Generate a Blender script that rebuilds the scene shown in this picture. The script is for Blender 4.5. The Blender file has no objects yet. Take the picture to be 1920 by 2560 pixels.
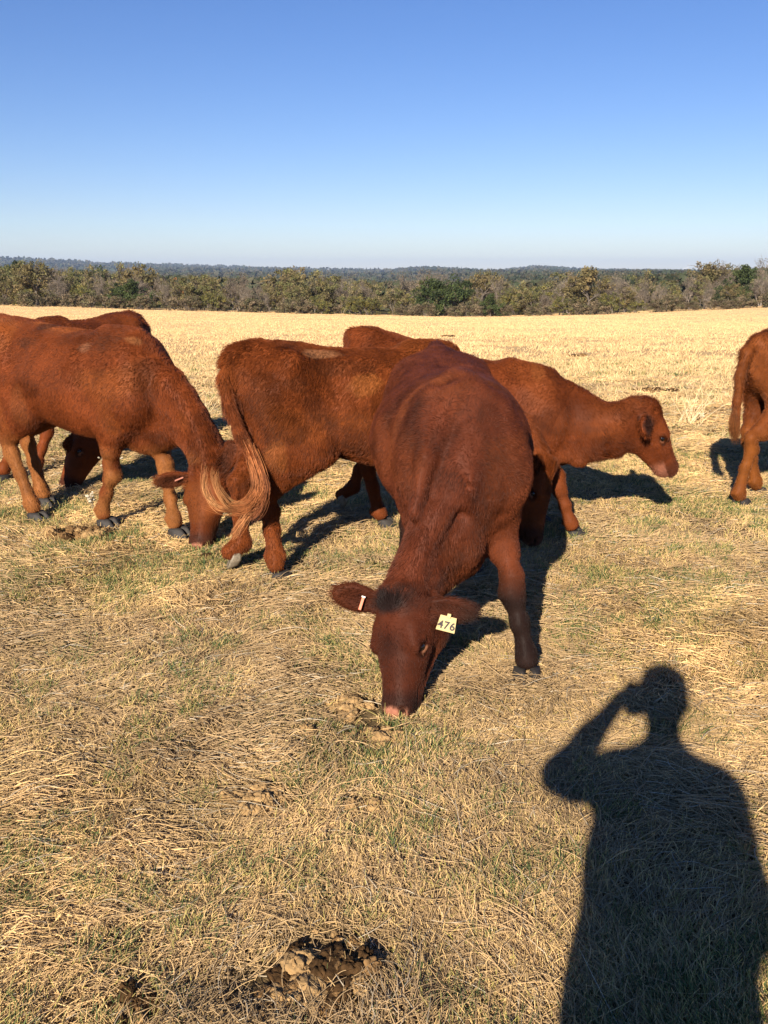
import bpy, math, random
import numpy as np
from mathutils import Vector, Matrix

random.seed(7)
RNG = np.random.default_rng(11)
scn = bpy.context.scene
COL = scn.collection
RAD = math.radians

# ------------------------------------------------------------------ camera
cam_d = bpy.data.cameras.new("camera")
cam = bpy.data.objects.new("camera", cam_d)
COL.objects.link(cam)
cam.location = (0, 0, 1.6)
cam.rotation_euler = (RAD(90 - 15), 0, 0)
cam_d.sensor_fit = 'VERTICAL'
cam_d.sensor_height = 24.0
cam_d.lens = 24.0 * 885 / 1024
cam_d.clip_start = 0.02
cam_d.clip_end = 30000
scn.camera = cam

# ------------------------------------------------------------------ sky, sun, exposure
SUN = Vector((0.2825, 0.9127, -0.4574)).normalized()      # direction the light travels
SUN_EL = math.asin(-SUN.z)
w = bpy.data.worlds.new("World")
scn.world = w
w.use_nodes = True
nt = w.node_tree
bg = nt.nodes['Background']
sky = nt.nodes.new('ShaderNodeTexSky')
sky.sky_type = 'NISHITA'
sky.sun_disc = False
sky.sun_elevation = SUN_EL
sky.sun_rotation = math.atan2(-SUN.x, -SUN.y)
sky.altitude = 300
sky.air_density = 1.0
sky.dust_density = 0.0
sky.ozone_density = 3.4
hs = nt.nodes.new('ShaderNodeHueSaturation')
hs.inputs['Saturation'].default_value = 1.20
hs.inputs['Hue'].default_value = 0.508
hs.inputs['Value'].default_value = 1.12
nt.links.new(sky.outputs[0], hs.inputs['Color'])
wb = nt.nodes.new('ShaderNodeVectorMath'); wb.operation = 'MULTIPLY'      # the camera's white balance
wb.inputs[1].default_value = (1.0, 0.945, 1.08)
nt.links.new(hs.outputs[0], wb.inputs[0])
nt.links.new(wb.outputs[0], bg.inputs[0])
bg.inputs[1].default_value = 0.05
sl = bpy.data.lights.new("sun", 'SUN')
sl.energy = 5.0
sl.angle = RAD(0.55)
sl.color = (1.0, 0.885, 0.725)
so = bpy.data.objects.new("sun", sl)
COL.objects.link(so)
so.location = (-10, -30, 20)
so.rotation_euler = SUN.to_track_quat('-Z', 'Y').to_euler()
scn.view_settings.view_transform = 'Standard'
scn.view_settings.look = 'None'
scn.view_settings.exposure = 1.0
scn.view_settings.gamma = 1.0
scn.render.engine = 'CYCLES'
scn.cycles.use_denoising = True
scn.cycles.max_bounces = 6
scn.cycles.diffuse_bounces = 2
scn.cycles.transparent_max_bounces = 4
try:
    scn.cycles_curves.shape = 'RIBBONS'
except Exception:
    pass

# ------------------------------------------------------------------ numpy helpers
def hash3(i, j, k):
    n = (i * 374761393 + j * 668265263 + k * 2147483647 // 7 + k * 1274126177) & 0x7fffffff
    n = ((n ^ (n >> 13)) * 1274126177) & 0x7fffffff
    return ((n ^ (n >> 16)) & 0xffffff) / float(0xffffff)

def vnoise(P, scale, seed=0):
    """smooth value noise in [0,1]; P is (N,3) or (N,2)"""
    P = np.asarray(P, dtype=np.float64)
    if P.shape[1] == 2:
        P = np.column_stack([P, np.zeros(len(P))])
    q = P * scale + seed * 17.31 + 1000
    f = np.floor(q).astype(np.int64)
    t = q - f
    t = t * t * (3 - 2 * t)
    out = 0
    for a in (0, 1):
        for b in (0, 1):
            for c in (0, 1):
                wgt = (t[:, 0] if a else 1 - t[:, 0]) * (t[:, 1] if b else 1 - t[:, 1]) * (t[:, 2] if c else 1 - t[:, 2])
                out = out + wgt * hash3(f[:, 0] + a, f[:, 1] + b, f[:, 2] + c)
    return out

def fbm(P, scale, octaves=3, seed=0):
    s, a, tot = 0, 1, 0
    for o in range(octaves):
        s = s + a * vnoise(P, scale * 2 ** o, seed + o)
        tot += a
        a *= 0.5
    return s / tot

def sstep(a, b, x):
    t = np.clip((x - a) / (b - a), 0, 1)
    return t * t * (3 - 2 * t)

def new_mesh(name, V, F, mat=None, parent=None, smooth=True, attrs=None):
    """F: (M,4) or (M,3) int array, or list of polygons"""
    me = bpy.data.meshes.new(name)
    V = np.asarray(V, dtype=np.float32)
    if isinstance(F, np.ndarray):
        me.vertices.add(len(V))
        me.vertices.foreach_set('co', V.ravel())
        n = F.shape[1]
        me.loops.add(F.size)
        me.loops.foreach_set('vertex_index', F.astype(np.int32).ravel())
        me.polygons.add(len(F))
        me.polygons.foreach_set('loop_start', np.arange(0, F.size, n, dtype=np.int32))
        me.update(calc_edges=True)
    else:
        me.from_pydata([tuple(map(float, v)) for v in V], [], [tuple(f) for f in F])
    if smooth:
        me.polygons.foreach_set('use_smooth', np.ones(len(me.polygons), dtype=bool))
    if attrs:
        for k, a in attrs.items():
            at = me.attributes.new(k, 'FLOAT_COLOR', 'POINT')
            a4 = np.ones((len(V), 4), dtype=np.float32)
            a4[:, :3] = a
            at.data.foreach_set('color', a4.ravel())
    me.validate()
    o = bpy.data.objects.new(name, me)
    COL.objects.link(o)
    if mat:
        me.materials.append(mat)
    if parent:
        o.parent = parent
    return o

def strands(name, pts, rad, colr, mat, parent=None):
    """pts (N,K,3), rad (N,K) or (N,), colr (N,3): one object of hair curves"""
    N, K, _ = pts.shape
    hc = bpy.data.hair_curves.new(name)
    hc.add_curves([K] * N)
    hc.position_data.foreach_set('vector', pts.astype(np.float32).ravel())
    if rad.ndim == 1:
        taper = np.linspace(1, 0.35, K)
        rad = rad[:, None] * taper[None, :]
    ra = hc.attributes.get('radius') or hc.attributes.new('radius', 'FLOAT', 'POINT')
    ra.data.foreach_set('value', rad.astype(np.float32).ravel())
    ca = hc.attributes.new('coat', 'FLOAT_COLOR', 'CURVE')
    c4 = np.ones((N, 4), dtype=np.float32)
    c4[:, :3] = colr
    ca.data.foreach_set('color', c4.ravel())
    hc.materials.append(mat)
    o = bpy.data.objects.new(name, hc)
    COL.objects.link(o)
    if parent:
        o.parent = parent
    return o

def tag(o, label, cat, group=None, kind=None):
    if label: o['label'] = label
    if cat: o['category'] = cat
    if group: o['group'] = group
    if kind: o['kind'] = kind
    return o

def empty(name, loc=(0, 0, 0), rz=0.0):
    o = bpy.data.objects.new(name, None)
    o.empty_display_size = 0.2
    COL.objects.link(o)
    o.location = loc
    o.rotation_euler = (0, 0, rz)
    return o

# ------------------------------------------------------------------ materials
def mat_attr(name, rough=0.6, spec=0.3, sheen=0.0, noise=0.25, nscale=30, bump=0.0, bscale=200, translucent=0.0, bdist=0.002):
    m = bpy.data.materials.new(name)
    m.use_nodes = True
    t = m.node_tree
    p = t.nodes['Principled BSDF']
    at = t.nodes.new('ShaderNodeAttribute'); at.attribute_name = 'coat'
    no = t.nodes.new('ShaderNodeTexNoise'); no.inputs['Scale'].default_value = nscale
    no.inputs['Detail'].default_value = 5
    tc = t.nodes.new('ShaderNodeTexCoord')
    t.links.new(tc.outputs['Object'], no.inputs['Vector'])
    mr = t.nodes.new('ShaderNodeMapRange')
    mr.inputs['From Min'].default_value = 0.3; mr.inputs['From Max'].default_value = 0.7
    mr.inputs['To Min'].default_value = 1 - noise; mr.inputs['To Max'].default_value = 1 + noise
    t.links.new(no.outputs['Fac'], mr.inputs['Value'])
    mx = t.nodes.new('ShaderNodeVectorMath'); mx.operation = 'SCALE'
    t.links.new(at.outputs['Color'], mx.inputs[0])
    t.links.new(mr.outputs[0], mx.inputs['Scale'])
    t.links.new(mx.outputs[0], p.inputs['Base Color'])
    p.inputs['Roughness'].default_value = rough
    p.inputs['Specular IOR Level'].default_value = spec
    if sheen:
        p.inputs['Sheen Weight'].default_value = sheen
    if bump:
        n2 = t.nodes.new('ShaderNodeTexNoise'); n2.inputs['Scale'].default_value = bscale
        n2.inputs['Detail'].default_value = 4
        t.links.new(tc.outputs['Object'], n2.inputs['Vector'])
        b = t.nodes.new('ShaderNodeBump'); b.inputs['Strength'].default_value = bump
        b.inputs['Distance'].default_value = bdist
        t.links.new(n2.outputs['Fac'], b.inputs['Height'])
        t.links.new(b.outputs[0], p.inputs['Normal'])
    if translucent:
        tr = t.nodes.new('ShaderNodeBsdfTranslucent')
        t.links.new(mx.outputs[0], tr.inputs['Color'])
        ms = t.nodes.new('ShaderNodeMixShader'); ms.inputs[0].default_value = translucent
        t.links.new(p.outputs[0], ms.inputs[1]); t.links.new(tr.outputs[0], ms.inputs[2])
        t.links.new(ms.outputs[0], t.nodes['Material Output'].inputs['Surface'])
    return m

def mat_plain(name, colr, rough=0.6, spec=0.4, noise=0.2, nscale=40, bump=0.2, bscale=80, bdist=0.003):
    m = bpy.data.materials.new(name)
    m.use_nodes = True
    t = m.node_tree
    p = t.nodes['Principled BSDF']
    tc = t.nodes.new('ShaderNodeTexCoord')
    no = t.nodes.new('ShaderNodeTexNoise'); no.inputs['Scale'].default_value = nscale; no.inputs['Detail'].default_value = 5
    t.links.new(tc.outputs['Object'], no.inputs['Vector'])
    cr = t.nodes.new('ShaderNodeMapRange')
    cr.inputs['From Min'].default_value = 0.3; cr.inputs['From Max'].default_value = 0.7
    cr.inputs['To Min'].default_value = 1 - noise; cr.inputs['To Max'].default_value = 1 + noise
    t.links.new(no.outputs['Fac'], cr.inputs['Value'])
    rgb = t.nodes.new('ShaderNodeRGB'); rgb.outputs[0].default_value = (*colr, 1)
    mx = t.nodes.new('ShaderNodeVectorMath'); mx.operation = 'SCALE'
    t.links.new(rgb.outputs[0], mx.inputs[0]); t.links.new(cr.outputs[0], mx.inputs['Scale'])
    t.links.new(mx.outputs[0], p.inputs['Base Color'])
    p.inputs['Roughness'].default_value = rough
    p.inputs['Specular IOR Level'].default_value = spec
    if bump:
        n2 = t.nodes.new('ShaderNodeTexNoise'); n2.inputs['Scale'].default_value = bscale; n2.inputs['Detail'].default_value = 6
        t.links.new(tc.outputs['Object'], n2.inputs['Vector'])
        b = t.nodes.new('ShaderNodeBump'); b.inputs['Strength'].default_value = bump; b.inputs['Distance'].default_value = bdist
        t.links.new(n2.outputs['Fac'], b.inputs['Height']); t.links.new(b.outputs[0], p.inputs['Normal'])
    return m

M_SKIN = mat_attr('cow_coat', rough=0.55, spec=0.06, noise=0.22, nscale=9, bump=0.22, bscale=60, bdist=0.004)
M_FUR = mat_attr('cow_fur', rough=0.48, spec=0.15, noise=0.34, nscale=12)
M_GRASS = mat_attr('dry_grass', rough=0.6, spec=0.25, noise=0.15, nscale=3)
M_LEAF = mat_attr('leaves', rough=0.7, spec=0.2, noise=0.3, nscale=0.7, translucent=0.25)
M_BARK = mat_attr('bark', rough=0.9, spec=0.1, noise=0.3, nscale=2)
M_HOOF = mat_plain('hoof_horn', (0.024, 0.020, 0.018), rough=0.7, noise=0.4, nscale=60, bump=0.3)
M_HOOFP = mat_plain('pale_hoof_horn', (0.17, 0.14, 0.10), rough=0.5, noise=0.4, nscale=60, bump=0.3)
M_EYE = mat_plain('eye_black', (0.006, 0.004, 0.004), rough=0.06, spec=0.7, noise=0, bump=0)
M_DUNG = mat_plain('dung', (0.16, 0.090, 0.034), rough=0.8, spec=0.25, noise=0.6, nscale=30, bump=0.8, bscale=90, bdist=0.008)
M_DUNGD = mat_plain('dark_dung_crust', (0.058, 0.031, 0.012), rough=0.85, spec=0.12, noise=0.6, nscale=35, bump=0.8, bscale=70, bdist=0.008)
M_CLOD = mat_plain('tan_soil', (0.30, 0.19, 0.085), rough=0.9, spec=0.1, noise=0.35, nscale=40, bump=0.8, bscale=110, bdist=0.005)

# ------------------------------------------------------------------ implicit surfaces: bodies are one continuous skin
class Field:
    def __init__(s, lo, hi, h):
        s.o = np.array(lo, dtype=np.float64); s.h = h
        s.n = np.ceil((np.array(hi) - s.o) / h).astype(int) + 1
        s.F = np.full(tuple(s.n), 0.5, dtype=np.float32)
    def _region(s, lo, hi):
        a = np.clip(np.floor((np.array(lo) - s.o) / s.h).astype(int), 0, s.n - 1)
        b = np.clip(np.ceil((np.array(hi) - s.o) / s.h).astype(int) + 1, 1, s.n)
        if np.any(b <= a): return None
        ax = [(s.o[i] + s.h * np.arange(a[i], b[i])).astype(np.float32) for i in range(3)]
        return (slice(a[0], b[0]), slice(a[1], b[1]), slice(a[2], b[2])), ax[0][:, None, None], ax[1][None, :, None], ax[2][None, None, :]
    def add(s, prim, k=0.03, sub=False):
        lo, hi, fn = prim
        m = (k if not sub else k * 0.5) + 2.5 * s.h
        r = s._region(np.array(lo) - m, np.array(hi) + m)
        if r is None: return
        sl, X, Y, Z = r
        d = fn(X, Y, Z)
        A = s.F[sl]
        if sub:
            h = np.maximum(k - np.abs(-A - d), 0) / k
            s.F[sl] = -(np.minimum(-A, d) - h * h * k * 0.25)
        else:
            h = np.maximum(k - np.abs(A - d), 0) / k
            s.F[sl] = np.minimum(A, d) - h * h * k * 0.25

def ell(c, axes, r):
    """ellipsoid: centre, 3x3 rows = axes, radii"""
    c = np.array(c, float); axes = np.array(axes, float); r = np.array(r, float)
    ext = np.sqrt(((axes * r[:, None]) ** 2).sum(0))
    def fn(X, Y, Z):
        x, y, z = X - c[0], Y - c[1], Z - c[2]
        k0 = 0; k1 = 0
        for i in range(3):
            q = x * axes[i, 0] + y * axes[i, 1] + z * axes[i, 2]
            k0 = k0 + (q / r[i]) ** 2; k1 = k1 + (q / r[i] ** 2) ** 2
        k0 = np.sqrt(k0); k1 = np.sqrt(k1)
        return k0 * (k0 - 1) / np.maximum(k1, 1e-6)
    return c - ext, c + ext, fn

def sph(c, r):
    return ell(c, np.eye(3), (r, r, r))

def norm(v):
    v = np.array(v, float)
    return v / np.linalg.norm(v)

def seg(p0, p1, side, a, b):
    """tapered segment with elliptic section: a=(w0,d0) b=(w1,d1); w lies along side"""
    p0 = np.array(p0, float); p1 = np.array(p1, float)
    ax = p1 - p0; L = np.linalg.norm(ax); t_ = ax / L
    side = np.array(side, float); side = norm(side - t_ * (side @ t_)); up = np.cross(t_, side)
    m = max(*a, *b)
    lo = np.minimum(p0, p1) - m; hi = np.maximum(p0, p1) + m
    def fn(X, Y, Z):
        x, y, z = X - p0[0], Y - p0[1], Z - p0[2]
        al = x * t_[0] + y * t_[1] + z * t_[2]
        t = np.clip(al / L, 0, 1)
        q0 = x * side[0] + y * side[1] + z * side[2]
        q1 = x * up[0] + y * up[1] + z * up[2]
        q2 = al - t * L
        rw = a[0] + (b[0] - a[0]) * t; rd = a[1] + (b[1] - a[1]) * t; ra = np.minimum(rw, rd)
        k0 = np.sqrt((q0 / rw) ** 2 + (q1 / rd) ** 2 + (q2 / ra) ** 2)
        k1 = np.sqrt((q0 / rw ** 2) ** 2 + (q1 / rd ** 2) ** 2 + (q2 / ra ** 2) ** 2)
        return k0 * (k0 - 1) / np.maximum(k1, 1e-6)
    return lo, hi, fn

def chain(F, pts, k=0.03, side=(0, 1, 0)):
    """pts: list of (p, w, d[, side])"""
    for i in range(len(pts) - 1):
        A, B = pts[i], pts[i + 1]
        F.add(seg(A[0], B[0], A[3] if len(A) > 3 else side, (A[1], A[2]), (B[1], B[2])), k)

def surface_nets(F, o, h):
    ins = F < 0
    shp = F.shape
    ids, pos, quads = [], [], []
    for ax in range(3):
        u, v = (ax + 1) % 3, (ax + 2) % 3
        s0 = [slice(None)] * 3; s1 = [slice(None)] * 3
        s0[ax] = slice(0, -1); s1[ax] = slice(1, None)
        A, B = F[tuple(s0)], F[tuple(s1)]
        ia = ins[tuple(s0)]
        idx = np.argwhere(ia != ins[tuple(s1)])
        ok = (idx[:, u] > 0) & (idx[:, v] > 0) & (idx[:, u] < shp[u] - 1) & (idx[:, v] < shp[v] - 1)
        idx = idx[ok]
        fa = A[tuple(idx.T)]; fb = B[tuple(idx.T)]
        p = idx.astype(np.float64); p[:, ax] += fa / (fa - fb)
        cells = []
        for du, dv in ((0, 0), (-1, 0), (-1, -1), (0, -1)):
            c = idx.copy(); c[:, u] += du; c[:, v] += dv
            cells.append(np.ravel_multi_index(tuple(c.T), shp))
        q = np.stack(cells, 1)
        flip = ~ia[tuple(idx.T)]
        q[flip] = q[flip][:, ::-1]
        quads.append(q)
        for c in cells:
            ids.append(c); pos.append(p)
    ids = np.concatenate(ids); pos = np.concatenate(pos); Q = np.concatenate(quads)
    uq, inv = np.unique(ids, return_inverse=True)
    cnt = np.bincount(inv)
    V = np.stack([np.bincount(inv, pos[:, i]) / cnt for i in range(3)], 1)
    Qn = np.searchsorted(uq, Q)
    return V * h + o, Qn

def vert_normals(V, Q):
    n = np.cross(V[Q[:, 2]] - V[Q[:, 0]], V[Q[:, 3]] - V[Q[:, 1]])
    N = np.zeros_like(V)
    for i in range(4):
        for c in range(3):
            N[:, c] += np.bincount(Q[:, i], n[:, c], minlength=len(V))
    return N / np.maximum(np.linalg.norm(N, axis=1, keepdims=True), 1e-9), n

# ------------------------------------------------------------------ land
def land(x, y):
    x = np.asarray(x, float); y = np.asarray(y, float)
    yy = np.maximum(y, 0)
    z = -.0362 * np.maximum(yy - 7, 0) + .0362 * 3 * (1 - np.exp(-np.maximum(yy - 7, 0) / 6)) * 0
    # soft shoulder where the slope begins
    z = np.where((yy > 5) & (yy < 13), -.0362 * (yy - 5) ** 2 / 16, np.where(yy >= 13, -.0362 * (yy - 9), 0.0))
    k = np.clip(yy / 150, 0, 1.0)
    z = z + (np.where(x < 12, 2.0 * np.clip((12 - x) / 77, 0, 2.5) ** 1.2, 1.7 * np.clip((x - 12) / 53, 0, 2.5) ** 1.6)) * k ** 1.5
    z = z + .10 * (vnoise(np.column_stack([x.ravel(), y.ravel()]), .12, 3).reshape(x.shape) - .5) * sstep(10, 30, yy)
    # beyond the field: a shallow wooded valley, then low hills at the horizon
    far = np.maximum(yy - 175, 0)
    P2 = np.column_stack([x.ravel(), y.ravel()])
    roll = (fbm(P2, 1 / 700, 3, 21).reshape(x.shape) - .5)
    drop = -9 * sstep(0, 350, far)
    az = x / np.maximum(yy, 1)
    ridge = np.interp(az, [-.60, -.434, -.30, -.16, -.05, .0, .05, .12, .17, .22, .30, .45, .7], [80, 66, 40, 14, 0, 6, 12, -10, 12, -8, -12, -12, -12])
    rise = ridge * sstep(1800, 5200, yy) * (1 - .0 * far)
    z = z + drop + .022 * 0 + (.0362 * np.maximum(yy - 175, 0)) + (26 + 24 * sstep(1500, 4000, yy)) * roll * sstep(250, 1500, yy) + rise
    return z

def micro(x, y):
    P = np.column_stack([np.ravel(x), np.ravel(y)])
    m = .062 * (fbm(P, 1.6, 3, 31) - .5) + .034 * (fbm(P, 6.5, 3, 35) - .5)
    return (m.reshape(np.shape(x))) * np.exp(-np.maximum(np.asarray(y, float) - 4, 0) / 25)

def gz(P):
    return land(P[:, 0], P[:, 1]) + micro(P[:, 0], P[:, 1])
# ------------------------------------------------------------------ cattle
def smooth_interp(x, xs, ys):
    """monotone-ish cubic (Catmull-Rom) interpolation of a table"""
    xs = np.array(xs, float); ys = np.array(ys, float)
    m = np.gradient(ys, xs)
    i = np.clip(np.searchsorted(xs, x) - 1, 0, len(xs) - 2)
    h = xs[i + 1] - xs[i]; t = np.clip((x - xs[i]) / h, 0, 1)
    return ((2 * t**3 - 3 * t**2 + 1) * ys[i] + (t**3 - 2 * t**2 + t) * h * m[i]
            + (-2 * t**3 + 3 * t**2) * ys[i + 1] + (t**3 - t**2) * h * m[i + 1])

TX = [-.755, -.70, -.62, -.50, -.36, -.20, 0.0, .18, .34, .48, .60, .69, .745]
TT = [1.06, 1.16, 1.225, 1.262, 1.255, 1.235, 1.225, 1.23, 1.25, 1.255, 1.20, 1.08, .96]
TB = [.94, .86, .80, .77, .74, .665, .595, .565, .56, .57, .61, .66, .78]
TW = [.03, .10, .165, .215, .235, .268, .292, .285, .258, .235, .20, .135, .04]

def torso(s, l, tilt, fat, top=0.18, p=2.35, wadd=None):
    xs = np.array(TX) * l
    zt = np.array(TT) * s * (1 + tilt * np.array(TX)); zb = np.array(TB) * s; ww = np.array(TW) * s * fat * (1 if wadd is None else np.array(wadd))
    lo = (xs[0] - .02, -.36 * s * fat, .45 * s); hi = (xs[-1] + .02, .36 * s * fat, 1.36 * s)
    def fn(X, Y, Z):
        x = X[:, 0, 0].astype(float)
        t = smooth_interp(x, xs, zt); b = smooth_interp(x, xs, zb); wv = np.maximum(smooth_interp(x, xs, ww), .01)
        zc = ((t + b) / 2)[:, None, None].astype(np.float32); hh = np.maximum((t - b) / 2, .02)[:, None, None].astype(np.float32)
        wv = wv[:, None, None].astype(np.float32)
        v = (Z - zc) / hh
        vt = np.clip(v, 0, 1.2)
        we = wv * (1 - top * vt - .10 * np.clip(-v, 0, 1.2))
        q = np.abs(Y) / we
        k0 = (q ** p + np.abs(v) ** p) ** (1 / p)
        # distance estimate from the radial scaling
        r = np.sqrt(Y ** 2 + (Z - zc) ** 2) + 1e-4
        d = r * (1 - 1 / np.maximum(k0, 1e-3)) * 0.85
        d = np.where(k0 < 0.2, -np.minimum(we, hh) * .8, d)
        over = np.maximum(np.maximum(X - xs[-1], xs[0] - X), 0)
        return (d + over * 1.5).astype(np.float32)
    return lo, hi, fn

def hoof_mesh(name, parent, p, yaw, s, mat, tiptoe=0.0):
    V, F = [], []
    for sd in (-1, 1):
        base = len(V)
        rings = [(0.0, 1.0, 0.0), (0.010, 1.02, 0.0), (0.028, .93, -.008), (0.048, .82, -.018), (0.060, .68, -.024)]
        n = 20
        for z, k, sh in rings:
            for i in range(n):
                a = 2 * math.pi * i / n
                x = math.cos(a); y = math.sin(a)
                xx = (.070 * x if x > 0 else .050 * x) * k + sh
                yy = .0275 * y * k * (1 - .30 * max(x, 0) ** 2)
                V.append([xx, yy + sd * .030 - sd * .006 * max(x, 0), z * (1.0 - .25 * (x < 0) * abs(x))])
        for r in range(len(rings) - 1):
            for i in range(n):
                j = (i + 1) % n
                F.append((base + r * n + i, base + r * n + j, base + (r + 1) * n + j, base + (r + 1) * n + i))
        F.append(tuple(base + (len(rings) - 1) * n + i for i in range(n)))
        F.append(tuple(base + i for i in reversed(range(n))))
    V = np.array(V) * s
    if tiptoe:
        c, q = math.cos(tiptoe), math.sin(tiptoe)
        x, z = V[:, 0].copy(), V[:, 2].copy()
        V[:, 0] = c * x + q * z; V[:, 2] = -q * x + c * z
        V[:, 2] -= V[:, 2].min()
    c, q = math.cos(yaw), math.sin(yaw)
    x, y = V[:, 0].copy(), V[:, 1].copy()
    V[:, 0] = c * x - q * y + p[0]; V[:, 1] = q * x + c * y + p[1]; V[:, 2] += p[2]
    return new_mesh(name, V, F, mat, parent)

def sphere_mesh(name, c, r, mat, parent, sc=(1, 1, 1), axes=None):
    n, m = 24, 16
    V, F = [], []
    for i in range(m + 1):
        th = math.pi * i / m
        for j in range(n):
            ph = 2 * math.pi * j / n
            V.append([math.sin(th) * math.cos(ph) * sc[0], math.sin(th) * math.sin(ph) * sc[1], math.cos(th) * sc[2]])
    for i in range(m):
        for j in range(n):
            k = (j + 1) % n
            F.append((i * n + j, (i + 1) * n + j, (i + 1) * n + k, i * n + k))
    V = np.array(V) * r
    if axes is not None:
        V = V @ np.array(axes)
    return new_mesh(name, V + np.array(c), F, mat, parent)

def make_cow(c):
    s, l = c.get('s', 1.0), c.get('l', 1.0)
    tilt = c.get('tilt', 0.0)
    yaw = RAD(c['heading'])
    root = empty('cow', (c['loc'][0], c['loc'][1], 0), yaw)
    tag(root, c['label'], 'cow', 'red cattle grazing in the dry field')
    cy, sy = math.cos(yaw), math.sin(yaw)
    def loc(p):
        x, y = p[0] - c['loc'][0], p[1] - c['loc'][1]
        return np.array([cy * x + sy * y, -sy * x + cy * y, p[2] if len(p) > 2 else 0.0])
    def locd(d):
        return np.array([cy * d[0] + sy * d[1], -sy * d[0] + cy * d[1], d[2]])
    GH = {k: float(gz(np.array([v[:2]]))[0]) for k, v in c['hooves'].items()}     # ground height under each hoof
    gm = float(gz(np.array([c['muzzle'][:2]]))[0])
    up_ = (0, 0, gm if c['muzzle'][2] < .2 else 0)
    poll = loc(c['poll']) + up_; muz = loc(c['muzzle']) + up_
    f = norm(muz - poll); n = locd(c['face']); n = norm(n - f * (n @ f)); sd = np.cross(n, f)
    hs = np.linalg.norm(muz - poll) / 0.45
    def H(a, b, cc=0.0):
        cc = cc * (1 + (c.get('hw', 1.0) - 1) * (1 if a < .27 else .3))
        return poll + hs * (f * a + n * b + sd * cc)
    h = c.get('h', .01)
    # bounds
    ex = [np.array([-.80 * l, -.38, 0.02]), np.array([.82 * l, .38, 1.45 * s])]
    P = [poll, muz, H(0, 0, .3), H(0, 0, -.3), H(.2, -.3), H(.47, .05)] + [loc((*v[:2], .05)) for v in c['hooves'].values()]
    for t in c.get('tail', []): P.append(loc(t))
    lo = np.minimum(ex[0], np.min(P, 0) - .10); hi = np.maximum(ex[1], np.max(P, 0) + .10)
    lo[2] = -0.06
    F = Field(lo, hi, h)
    # ---- trunk
    F.add(torso(s, l, tilt, c.get('fat', 1.0), c.get('top', .18), c.get('pw', 2.35), c.get('wadd')), .02)
    zt = lambda x, z: z * s * (1 + tilt * x)
    for q in (-1, 1):
        F.add(sph((-.44 * l, q * .175 * s, zt(-.44, 1.175) - .02), .055 * s * c.get('hook', 1)), .12)                # hip hooks
        F.add(sph((-.69 * l, q * .085 * s, zt(-.69, 1.10)), .06 * s), .10)                  # pin bones
        F.add(seg((.47 * l, q * .105 * s, zt(.47, 1.12)), (.57 * l, q * .165 * s, zt(.5, .84)), (0, 1, 0), (.055 * s, .11 * s), (.08 * s, .11 * s)), .09)   # shoulder blade
        F.add(ell((-.25 * l, q * .30 * s, zt(-.25, 1.07)), np.eye(3), (.11 * l, .07 * c.get('hollow', 1.15), .10)), .10, sub=True)   # hollow flank
        F.add(ell((.32 * l, q * .33 * s, zt(.32, .98)), np.eye(3), (.055, .065 * c.get('hollow', 1), .22)), .08, sub=True)   # dip behind the shoulder
    F.add(seg((-.60 * l, 0, zt(-.6, 1.20)), (-.72 * l, 0, zt(-.7, 1.185 + c.get('knob', 0))), (0, 1, 0), (.05, .05), (.04, .05)), .09)   # tail head
    F.add(seg((.30 * l, 0, zt(.3, 1.21)), (.52 * l, 0, zt(.5, 1.20)), (0, 1, 0), (.035, .05), (.03, .05)), .10)          # withers
    # ---- legs
    K = .035
    ends = {}
    for key, q in (('hl', 1), ('hr', -1)):
        hx, hy, _ = loc(c['hooves'][key]); J = c.get('joints', {}).get(key)
        dx = hx + .52 * l
        yy = lambda z, y0: hy + (y0 - hy) * min(1, max(0, (z - .1) / .7))
        hip = np.array([-.46 * l, q * .13 * s, .98 * s]); st = np.array([-.29 * l + .2 * dx, q * .165 * s, .72 * s])
        gas = np.array([-.48 * l + .35 * dx, yy(.62, q * .15), .66 * s])
        if J:
            hock, fet, hoof = [loc(v) if J.get('world') else np.array(v, float) for v in J['pts']]
        else:
            hock = np.array([-.635 * l + .62 * dx, yy(.47, q * .13), .475 * s]); fet = np.array([hx - .055, hy, .110 * s]); hoof = np.array([hx, hy, 0.0])
        gh = np.array([0, 0, GH[key]]); fet = fet + gh; hoof = hoof + gh; hock = hock + gh * .5
        F.add(seg((-.50 * l, q * .115 * s, 1.0 * s), gas, (0, 1, 0), (.125 * s, .20 * s), (.075 * s, .125 * s)), .08)
        F.add(seg(hip, st, (0, 1, 0), (.10 * s, .17 * s), (.085 * s, .12 * s)), .09)
        F.add(seg(st, gas * .4 + hock * .6, (0, 1, 0), (.08 * s, .11 * s), (.045 * s, .06 * s)), .07)
        F.add(seg(gas, hock + np.array([-.01, 0, .05]), (0, 1, 0), (.064 * s, .080 * s), (.036 * s, .042 * s)), .06)
        mid = (hock + fet) / 2
        cor = fet * .28 + (hoof + np.array([-.032, 0, .070])) * .72
        chain(F, [(hock + np.array([-.02, 0, .04]), .042 * s, .052 * s), (hock + np.array([.01, 0, -.05]), .037 * s, .048 * s), (mid, .031 * s, .038 * s),
                  (fet, .041 * s, .045 * s), (cor, .040 * s, .043 * s)], K)
        ends[key] = (hoof, J.get('tip', 0) if J else 0)
        F.add(sph(fet + np.array([-.045, .018, .0]), .014), .015); F.add(sph(fet + np.array([-.045, -.018, 0]), .014), .015)
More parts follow.
